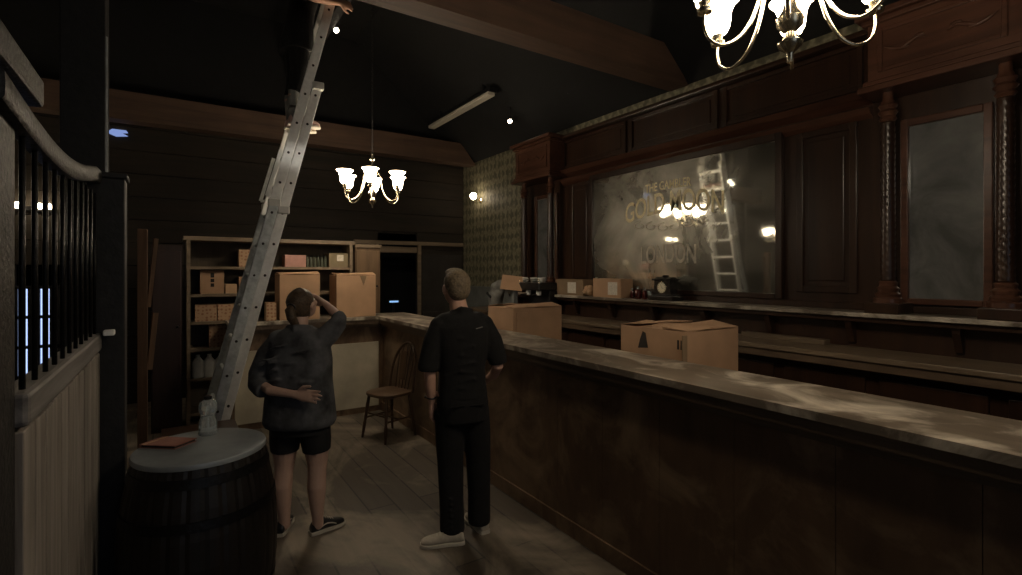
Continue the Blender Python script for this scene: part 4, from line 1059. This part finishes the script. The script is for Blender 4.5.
def shoe(parent, ankle, heel, toe, mat, sole_mat, w=0.045, stripe=None, h=0.075, sole_h=0.022, label=None):
    """a low shoe: soft upper over a rubber sole, from heel to toe on the ground z = heel.z"""
    heel, toe = Vector(heel), Vector(toe); d = toe - heel; Ln = d.length; x = d.normalized(); y = Vector((0, 0, 1)).cross(x).normalized(); up = x.cross(y)
    prof = [(0.0, 0.62, 0.55), (0.06, 0.80, 0.90), (0.20, 0.86, 1.0), (0.36, 0.82, 1.0), (0.50, 0.90, 0.86), (0.66, 1.0, 0.68), (0.82, 0.98, 0.56), (0.93, 0.80, 0.46), (1.0, 0.42, 0.30)]
    m_ = MB(); rings = []
    for s_, ww, hh in prof:
        H = (h * hh) / 2; rings.append((heel + x * (s_ * Ln) + up * (sole_h * 0.6 + H), y * (w * ww * 0.94), up * H))
    m_.loft(rings, 18, 2.4)
    if ankle is not None:
        a0 = heel + x * (0.2 * Ln) + up * (h * 0.7); m_.tube([a0, a0.lerp(Vector(ankle), 0.6)], [w * 0.80, w * 0.86], 14, False)
    sh = blob('shoe', m_, mat, parent, 0.006, 3, label)
    m_ = MB(); rings = []
    poly = []
    for s_, ww, hh in prof: poly.append((s_, ww))
    rings = [(heel + x * (s_ * 1.03 * Ln - 0.015 * Ln) + up * (sole_h / 2), y * (w * ww * 1.06), up * (sole_h / 2)) for s_, ww in poly]
    m_.loft(rings, 16, 6).build('sole', sole_mat, sh, smooth=40)
    if stripe:
        for s_ in (-1, 1):
            q = MB(); pts = []
            for i in range(7):
                f = 0.18 + 0.5 * i / 6; ww = 0.84 if f < 0.5 else 0.95
                pts.append(heel + x * (f * Ln) + y * (s_ * w * ww * 0.93) + up * (0.028 + 0.028 * math.sin(PI * i / 6 * 0.8 + 0.3)))
            q.tube(pts, 0.004, 6).build('side_stripe', stripe, sh, smooth='all')
    lm = MB()
    for i in range(4):
        f = 0.42 + 0.07 * i; zc = sole_h * 0.6 + h * (0.97 - 0.10 * i); c = heel + x * (f * Ln) + up * zc
        lm.tube([c - y * w * 0.38, c + up * 0.004, c + y * w * 0.38], 0.0028, 6)
    lm.build('laces', sole_mat, sh, smooth='all')
    return sh

# ---------------------------------------------------------------- man in black, seen from behind
def man():
    P = at(462, 3.2); t = thing('person', 'person in black t-shirt, long trousers and pale shoes standing beside the bar', 'person', (P.x, P.y, 0), -YAW)
    s = 0.00626
    R = facing(-0.42, 0.9, 0.16); hc = V(-0.040, 0.02, 1.572)
    m = MB(); head(m, hc, R, 1.04)
    m.tube([V(-0.005, 0.0, 1.40), V(-0.022, 0.0, 1.46), V(-0.034, 0.006, 1.53)], [0.062, 0.056, 0.054], 14)
    f = V(-0.34, 0.94, 0); l = V(-0.94, -0.34, 0)
    def T(c, w, d): return (Vector(c), l * w, f * d)
    m.loft([T((0.0, 0.0, 0.80), .13, .10), T((0, 0, 0.92), .155, .105), T((0, 0, 1.05), .135, .095), T((0, 0, 1.22), .150, .105), T((0, 0, 1.32), .145, .09), T((0, 0, 1.38), .09, .065), T((0, 0, 1.42), .055, .05)], 24, 2.3)
    # arms
    m.tube([V(-0.130, -0.050, 1.335), V(-0.172, -0.068, 1.22), V(-0.192, -0.075, 1.10), V(-0.190, -0.05, 0.97), V(-0.186, -0.02, 0.875)], [0.040, 0.043, 0.037, 0.034, 0.024], 14)
    hand(m, V(-0.186, -0.015, 0.865), V(0.02, 0.25, -1), V(-0.9, 0.2, 0), 1, 0.42)
    m.tube([V(0.130, 0.050, 1.335), V(0.192, 0.06, 1.21), V(0.222, 0.05, 1.08), V(0.195, 0.15, 1.01), V(0.155, 0.235, 0.965)], [0.040, 0.043, 0.037, 0.033, 0.024], 14)
    hand(m, V(0.150, 0.245, 0.96), V(-0.6, 0.55, -0.35), V(0.4, 0.6, 0.5), -1, 0.4)
    # legs under the trousers
    m.tube([V(-0.07, -0.02, 0.84), V(-0.072, 0.01, 0.48), V(-0.055, 0.0, 0.09)], [0.085, 0.055, 0.04], 12)
    m.tube([V(0.075, 0.03, 0.84), V(0.092, 0.09, 0.48), V(0.098, 0.12, 0.09)], [0.085, 0.055, 0.04], 12)
    body = blob('body', m, 'skin', t, 0.006, 3)
    face_parts(hc, R, body, 1.04)
    # hair: short cap cropped close at the sides
    m = MB()
    def H(p, r): m.ell(hc + R @ Vector(p), r, R)
    H((0, -0.018, 0.045), (0.083, 0.097, 0.084)); H((0, -0.058, 0.010), (0.073, 0.058, 0.074)); H((0, 0.03, 0.098), (0.064, 0.064, 0.032))
    for k in range(26):
        a = random.uniform(0, 2 * PI); r = random.uniform(0, 0.055)
        H((r * math.cos(a), -0.01 + r * 1.1 * math.sin(a), 0.105 + random.uniform(-0.008, 0.006) - r * 0.35), (0.015, 0.018, 0.014))
    blob('hair', m, 'hair_m', t, 0.005, 2)
    # t-shirt
    m = MB()
    m.loft([T((0.004, 0.0, 0.90), .158, .125), T((0, 0, 0.98), .150, .120), T((0, 0, 1.08), .145, .115), T((0, 0, 1.22), .166, .125), T((0, 0, 1.34), .178, .118), T((-0.0, 0, 1.40), .130, .092), T((-0.008, 0, 1.435), .070, .068)], 28, 2.3)
    m.tube([V(-0.125, -0.045, 1.355), V(-0.170, -0.065, 1.25), V(-0.200, -0.075, 1.10), V(-0.202, -0.075, 1.075)], [0.065, 0.064, 0.066, 0.060], 16, False)
    m.tube([V(0.125, 0.045, 1.355), V(0.190, 0.06, 1.24), V(0.222, 0.055, 1.12), V(0.226, 0.055, 1.095)], [0.065, 0.064, 0.062, 0.056], 16, False)
    m.ell(V(-0.128, -0.046, 1.345), (0.068, 0.066, 0.064)); m.ell(V(0.130, 0.046, 1.345), (0.068, 0.066, 0.064))
    m.ell(V(-0.085, -0.03, 1.385), (0.075, 0.065, 0.045)); m.ell(V(0.085, 0.03, 1.385), (0.075, 0.065, 0.045))
    m.tube([V(-0.055, -0.03, 1.43), V(0.0, -0.058, 1.45), V(0.05, -0.02, 1.44)], [0.02, 0.022, 0.02], 10)
    for k in range(7):     # folds
        z = 0.95 + 0.05 * k; sgn = (-1) ** k
        m.tube([l * (0.13 * sgn) + f * -0.07 + V(0, 0, z), l * (0.04 * sgn) + f * -0.122 + V(0, 0, z + 0.03), l * (-0.05 * sgn) + f * -0.115 + V(0, 0, z + 0.015)], [0.004, 0.009, 0.004], 8)
    sh = blob('t_shirt', m, 'black_cloth', t, 0.007, 8)
    MB().tube([l * -0.06 + f * -0.118 + V(0, 0, 1.335), l * -0.10 + f * -0.108 + V(0, 0, 1.343)], 0.003, 6).build('shoulder_print', 'grey_cloth', sh, smooth='all')
    # trousers
    m = MB()
    m.loft([T((0.004, 0.0, 0.76), .150, .118), T((0.004, 0.0, 0.86), .162, .128), T((0, 0, 0.95), .150, .118), T((0, 0, 0.98), .135, .105)], 26, 2.4)
    m.tube([V(-0.07, -0.02, 0.82), V(-0.076, 0.0, 0.66), V(-0.074, 0.01, 0.48), V(-0.066, 0.0, 0.25), V(-0.060, -0.005, 0.075), V(-0.060, -0.008, 0.055)], [0.098, 0.092, 0.082, 0.076, 0.078, 0.072], 18, False)
    m.tube([V(0.07, 0.03, 0.82), V(0.085, 0.06, 0.66), V(0.096, 0.09, 0.48), V(0.100, 0.11, 0.25), V(0.100, 0.12, 0.075), V(0.100, 0.12, 0.055)], [0.098, 0.092, 0.080, 0.073, 0.074, 0.070], 18, False)
    for k in range(6):
        m.tube([V(-0.13, -0.03, 0.10 + 0.035 * k), V(-0.06, -0.082, 0.115 + 0.035 * k), V(0.005, -0.03, 0.10 + 0.035 * k)], [0.004, 0.008, 0.004], 8)
    tr = blob('trousers', m, 'black_cloth', t, 0.007, 3)
    for (a, b) in ((0.02, 0.10), (-0.10, -0.02)):
        MB().tube([l * a + f * -0.132 + V(0, 0, 0.875), l * b + f * -0.130 + V(0, 0, 0.872)], 0.004, 6).build('pocket_seam', 'black_cloth', tr, smooth='all')
    shoe(t, V(-0.055, -0.03, 0.10), V(0.015, -0.03, 0), V(-0.245, -0.075, 0), 'pale_shoe', 'sole', 0.046, label='pale canvas shoe pointing left')
    shoe(t, V(0.10, 0.12, 0.10), V(0.145, 0.075, 0), V(0.01, 0.30, 0), 'pale_shoe', 'sole', 0.046)
    wt = MB().torus((-0.187, -0.025, 0.905), 0.028, 0.007, Matrix.Rotation(0.2, 3, 'X'), 20, 8, 1.0).build('wristwatch', 'black_plastic', t, smooth='all')
    MB().lathe([(0.016, -0.004), (0.018, 0.0), (0.016, 0.004)], n=20).build('watch_face', 'ink', wt, smooth=40).location = (-0.215, -0.03, 0.905)
man()

# ---------------------------------------------------------------- woman in shorts, seen from behind
def woman():
    P = at(300, 3.28); t = thing('person', 'person in charcoal sweatshirt and black shorts, one arm behind the back', 'person', (P.x, P.y, 0), -YAW)
    R = facing(0.22, 0.95, 0.42); hc = V(0.0, 0.045, 1.462)
    m = MB(); head(m, hc, R, 0.97)
    m.tube([V(0.0, 0.0, 1.28), V(0, 0.0, 1.35), V(0, 0.015, 1.41)], [0.056, 0.050, 0.048], 14)
    X, Y = V(1, 0, 0), V(0, 1, 0)
    def T(c, w, d): return (Vector(c), X * w, Y * d)
    m.loft([T((0, 0, 0.66), .15, .11), T((0, 0, 0.76), .165, .118), T((0, 0, 0.92), .125, .09), T((0, 0, 1.10), .145, .10), T((0, 0, 1.21), .135, .09), T((0, 0, 1.28), .08, .06)], 24, 2.3)
    # left arm folded behind the back
    m.tube([V(-0.12, 0.0, 1.22), V(-0.19, -0.02, 1.11), V(-0.225, -0.07, 0.985), V(-0.11, -0.175, 0.960), V(0.045, -0.195, 0.942)], [0.040, 0.041, 0.036, 0.031, 0.023], 14)
    hand(m, V(0.055, -0.197, 0.941), V(1, -0.02, -0.10), V(0.0, 1, 0.05), 1, 0.10, 0.12)
    # right arm raised
    m.tube([V(0.12, 0.0, 1.24), V(0.19, 0.05, 1.30), V(0.235, 0.08, 1.375), V(0.17, 0.12, 1.42), V(0.110, 0.15, 1.465)], [0.040, 0.040, 0.035, 0.030, 0.022], 14)
    hand(m, V(0.103, 0.155, 1.47), V(-0.85, 0.10, 0.45), V(0.25, 0.55, 0.7), 1, 0.30)
    # legs
    m.tube([V(-0.095, 0.0, 0.70), V(-0.100, 0.005, 0.56), V(-0.102, 0.01, 0.45), V(-0.104, 0.0, 0.40), V(-0.104, -0.018, 0.31), V(-0.102, -0.012, 0.21), V(-0.10, 0.0, 0.10), V(-0.10, 0.005, 0.06)], [0.088, 0.080, 0.062, 0.056, 0.058, 0.048, 0.035, 0.036], 16)
    m.tube([V(0.095, 0.0, 0.70), V(0.103, 0.005, 0.56), V(0.108, 0.01, 0.45), V(0.110, 0.0, 0.40), V(0.113, -0.018, 0.31), V(0.113, -0.012, 0.21), V(0.113, 0.0, 0.10), V(0.113, 0.005, 0.06)], [0.088, 0.080, 0.062, 0.056, 0.058, 0.048, 0.035, 0.036], 16)
    body = blob('body', m, 'skin_pale', t, 0.006, 3)
    face_parts(hc, R, body, 0.97)
    m = MB()
    def H(p, r, q=None): m.ell(hc + R @ Vector(p), r, R)
    H((0, -0.016, 0.040), (0.080, 0.094, 0.082)); H((0, -0.050, 0.000), (0.074, 0.058, 0.075)); H((0, -0.03, -0.045), (0.055, 0.045, 0.04))
    # gathered pony tail
    m.tube([hc + R @ V(0, -0.095, 0.045), hc + R @ V(0.0, -0.13, 0.035), hc + R @ V(0.01, -0.145, -0.01), hc + R @ V(0.02, -0.135, -0.07), hc + R @ V(0.025, -0.12, -0.11)], [0.022, 0.030, 0.030, 0.022, 0.008], 12)
    for k in range(18):
        a = -1.2 + 2.4 * k / 17
        m.tube([hc + R @ V(0.074 * math.sin(a), 0.02 - 0.03 * abs(a), 0.05 + 0.07 * math.cos(a)), hc + R @ V(0.06 * math.sin(a), -0.075, 0.05 + 0.03 * math.cos(a)), hc + R @ V(0.0, -0.108, 0.045)], [0.004, 0.006, 0.005], 6)
    hr = blob('hair', m, 'hair_f', t, 0.005, 2)
    MB().torus(hc + R @ V(0, -0.108, 0.043), 0.024, 0.007, R @ Matrix.Rotation(PI / 2, 3, 'X'), 18, 8).build('hair_tie', 'black_plastic', hr, smooth='all')
    # sweatshirt
    m = MB()
    m.loft([T((0.0, 0.0, 0.70), .212, .150), T((0, 0, 0.73), .226, .160), T((0, 0, 0.85), .215, .155), T((0, 0, 0.98), .200, .150), T((0, 0, 1.12), .200, .145), T((0.0, 0, 1.24), .185, .125), T((0, 0, 1.30), .130, .095), T((0, 0, 1.335), .07, .07)], 30, 2.4)
    m.tube([V(-0.13, 0.0, 1.235), V(-0.195, -0.015, 1.15), V(-0.235, -0.045, 1.03), V(-0.225, -0.085, 0.975), V(-0.185, -0.12, 0.955), V(-0.165, -0.135, 0.952)], [0.072, 0.074, 0.070, 0.062, 0.054, 0.050], 18, False)
    m.tube([V(0.13, 0.0, 1.235), V(0.175, 0.03, 1.28), V(0.222, 0.065, 1.345), V(0.224, 0.08, 1.378), V(0.208, 0.092, 1.392)], [0.072, 0.068, 0.058, 0.050, 0.046], 18, False)
    m.ell(V(-0.13, 0.0, 1.24), (0.075, 0.075, 0.07)); m.ell(V(0.13, 0.0, 1.245), (0.075, 0.075, 0.07))
    m.tube([V(-0.06, -0.02, 1.32), V(0.0, -0.075, 1.325), V(0.06, -0.02, 1.32)], [0.026, 0.030, 0.026], 10)
    rnd = random.Random(3)
    for k in range(12):
        x = rnd.uniform(-0.14, 0.12); z = rnd.uniform(0.78, 1.22)
        m.tube([V(x - 0.07, -0.125, z - 0.02), V(x, -0.150, z + rnd.uniform(-0.02, 0.03)), V(x + 0.07, -0.125, z + 0.015)], [0.004, 0.010, 0.004], 8)
    blob('sweatshirt', m, 'camo', t, 0.007, 6)
    # shorts
    m = MB()
    m.loft([T((0, 0, 0.655), .178, .128), T((0, 0, 0.76), .178, .128), T((0, 0, 0.86), .150, .108)], 26, 2.4)
    m.tube([V(-0.092, 0, 0.70), V(-0.098, 0.004, 0.60), V(-0.100, 0.006, 0.535)], [0.098, 0.094, 0.086], 20, False)
    m.tube([V(0.092, 0, 0.70), V(0.101, 0.004, 0.60), V(0.105, 0.006, 0.535)], [0.098, 0.094, 0.086], 20, False)
    blob('shorts', m, 'short_cloth', t, 0.006, 2)
    shoe(t, V(-0.10, 0.005, 0.09), V(-0.115, -0.045, 0), V(-0.15, 0.19, 0), 'black_plastic', 'sole', 0.042, 'sole')
    shoe(t, V(0.113, 0.005, 0.09), V(0.075, -0.02, 0), V(0.235, 0.14, 0), 'black_plastic', 'sole', 0.042, 'sole')
woman()

# ---------------------------------------------------------------- person high on the ladder, mostly above the frame
def climber():
    zf = 3.05
    t = thing('person', 'person in black high on the ladder, only a pink sneaker and a hand lit', 'person', (0.915, 5.2, 0))
    # local: +X towards the ladder, z absolute
    m = MB()
    fx = 0.07
    hc = V(0.26, 0.0, 4.66); R = facing(1, 0.0, 0.35)
    head(m, hc, R, 1.0)
    m.tube([V(0.16, 0, 4.42), V(0.19, 0, 4.50), V(0.22, 0, 4.58)], [0.060, 0.055, 0.052], 12)
    Xv, Yv = V(1, 0, 0), V(0, 1, 0)
    def T(c, w, d): return (Vector(c), Yv * w, Xv * d)
    m.loft([T((0.05, 0, 3.82), .14, .10), T((0.06, 0, 3.95), .155, .11), T((0.08, 0, 4.12), .135, .10), T((0.12, 0, 4.28), .16, .11), T((0.15, 0, 4.40), .165, .10), T((0.165, 0, 4.46), .08, .07)], 22, 2.3)
    for y, k in ((-0.09, 1), (0.09, 1)):
        m.tube([V(0.05, y * 0.8, 3.84), V(0.06, y, 3.5), V(0.015, y, 3.33), V(0.02, y, zf + 0.08)], [0.088, 0.058, 0.055, 0.038], 14)
    # arms: near hand reaches past the rail and holds the roof batten
    m.tube([V(0.13, -0.15, 4.33), V(0.06, -0.25, 4.22), V(0.17, -0.27, 4.205), V(0.30, -0.25, 4.225), V(0.385, -0.235, 4.24)], [0.040, 0.042, 0.037, 0.032, 0.024], 14)
    hand(m, V(0.395, -0.234, 4.243), V(1, 0.10, 0.06), V(0.1, -1, -0.1), 1, 0.40)
    m.tube([V(0.13, 0.15, 4.34), V(0.20, 0.26, 4.30), V(0.26, 0.24, 4.42), V(0.31, 0.215, 4.50)], [0.040, 0.042, 0.034, 0.024], 14)
    hand(m, V(0.315, 0.21, 4.51), V(0.5, -0.2, 0.9), V(-1, 0.1, 0.4), 1, 0.7)
    body = blob('body', m, 'skin', t, 0.006, 3)
    face_parts(hc, R, body)
    m = MB(); m.ell(hc + R @ V(0, -0.018, 0.045), (0.080, 0.093, 0.082), R).ell(hc + R @ V(0, -0.055, 0.01), (0.07, 0.055, 0.07), R)
    blob('hair', m, 'hair_f', t, 0.006, 2)
    m = MB()
    m.loft([T((0.05, 0, 3.76), .200, .150), T((0.055, 0, 3.88), .195, .145), T((0.07, 0, 4.0), .165, .13), T((0.09, 0, 4.15), .155, .12), T((0.12, 0, 4.28), .175, .125), T((0.15, 0, 4.40), .178, .115), T((0.165, 0, 4.47), .08, .08)], 26, 2.3)
    m.tube([V(0.12, -0.13, 4.35), V(0.06, -0.245, 4.225), V(0.09, -0.262, 4.21)], [0.062, 0.055, 0.050], 14, False)
    m.tube([V(0.12, 0.13, 4.35), V(0.20, 0.255, 4.30), V(0.22, 0.25, 4.34)], [0.062, 0.055, 0.050], 14, False)
    blob('shirt', m, 'black_cloth', t, 0.008, 3)
    m = MB()
    m.loft([T((0.05, 0, 3.80), .155, .125), T((0.055, 0, 3.92), .155, .12)], 22, 2.4)
    for y in (-0.09, 0.09):
        m.tube([V(0.05, y, 3.86), V(0.06, y, 3.6), V(0.045, y, 3.45), V(0.02, y, 3.36)], [0.098, 0.082, 0.074, 0.070], 16, False)
    blob('trousers', m, 'black_cloth', t, 0.008, 3)
    for y in (-0.09, 0.09):
        MB().tube([V(0.018, y, 3.36), V(0.018, y, 3.22), V(0.02, y, 3.12)], [0.058, 0.050, 0.044], 16).build('sock', 'grey_cloth', t, smooth='all')
        s_ = shoe(t, V(0.02, y, 3.17), V(-0.035, y, zf), V(0.245, y, zf), 'pink_shoe', 'sole', 0.046, h=0.10, label='dusty pink sneaker with white sole')
    MB().box((-0.03, -0.14, 3.205), (0.03, -0.05, 3.225)).build('ankle_strap', 'ink', t)
climber()
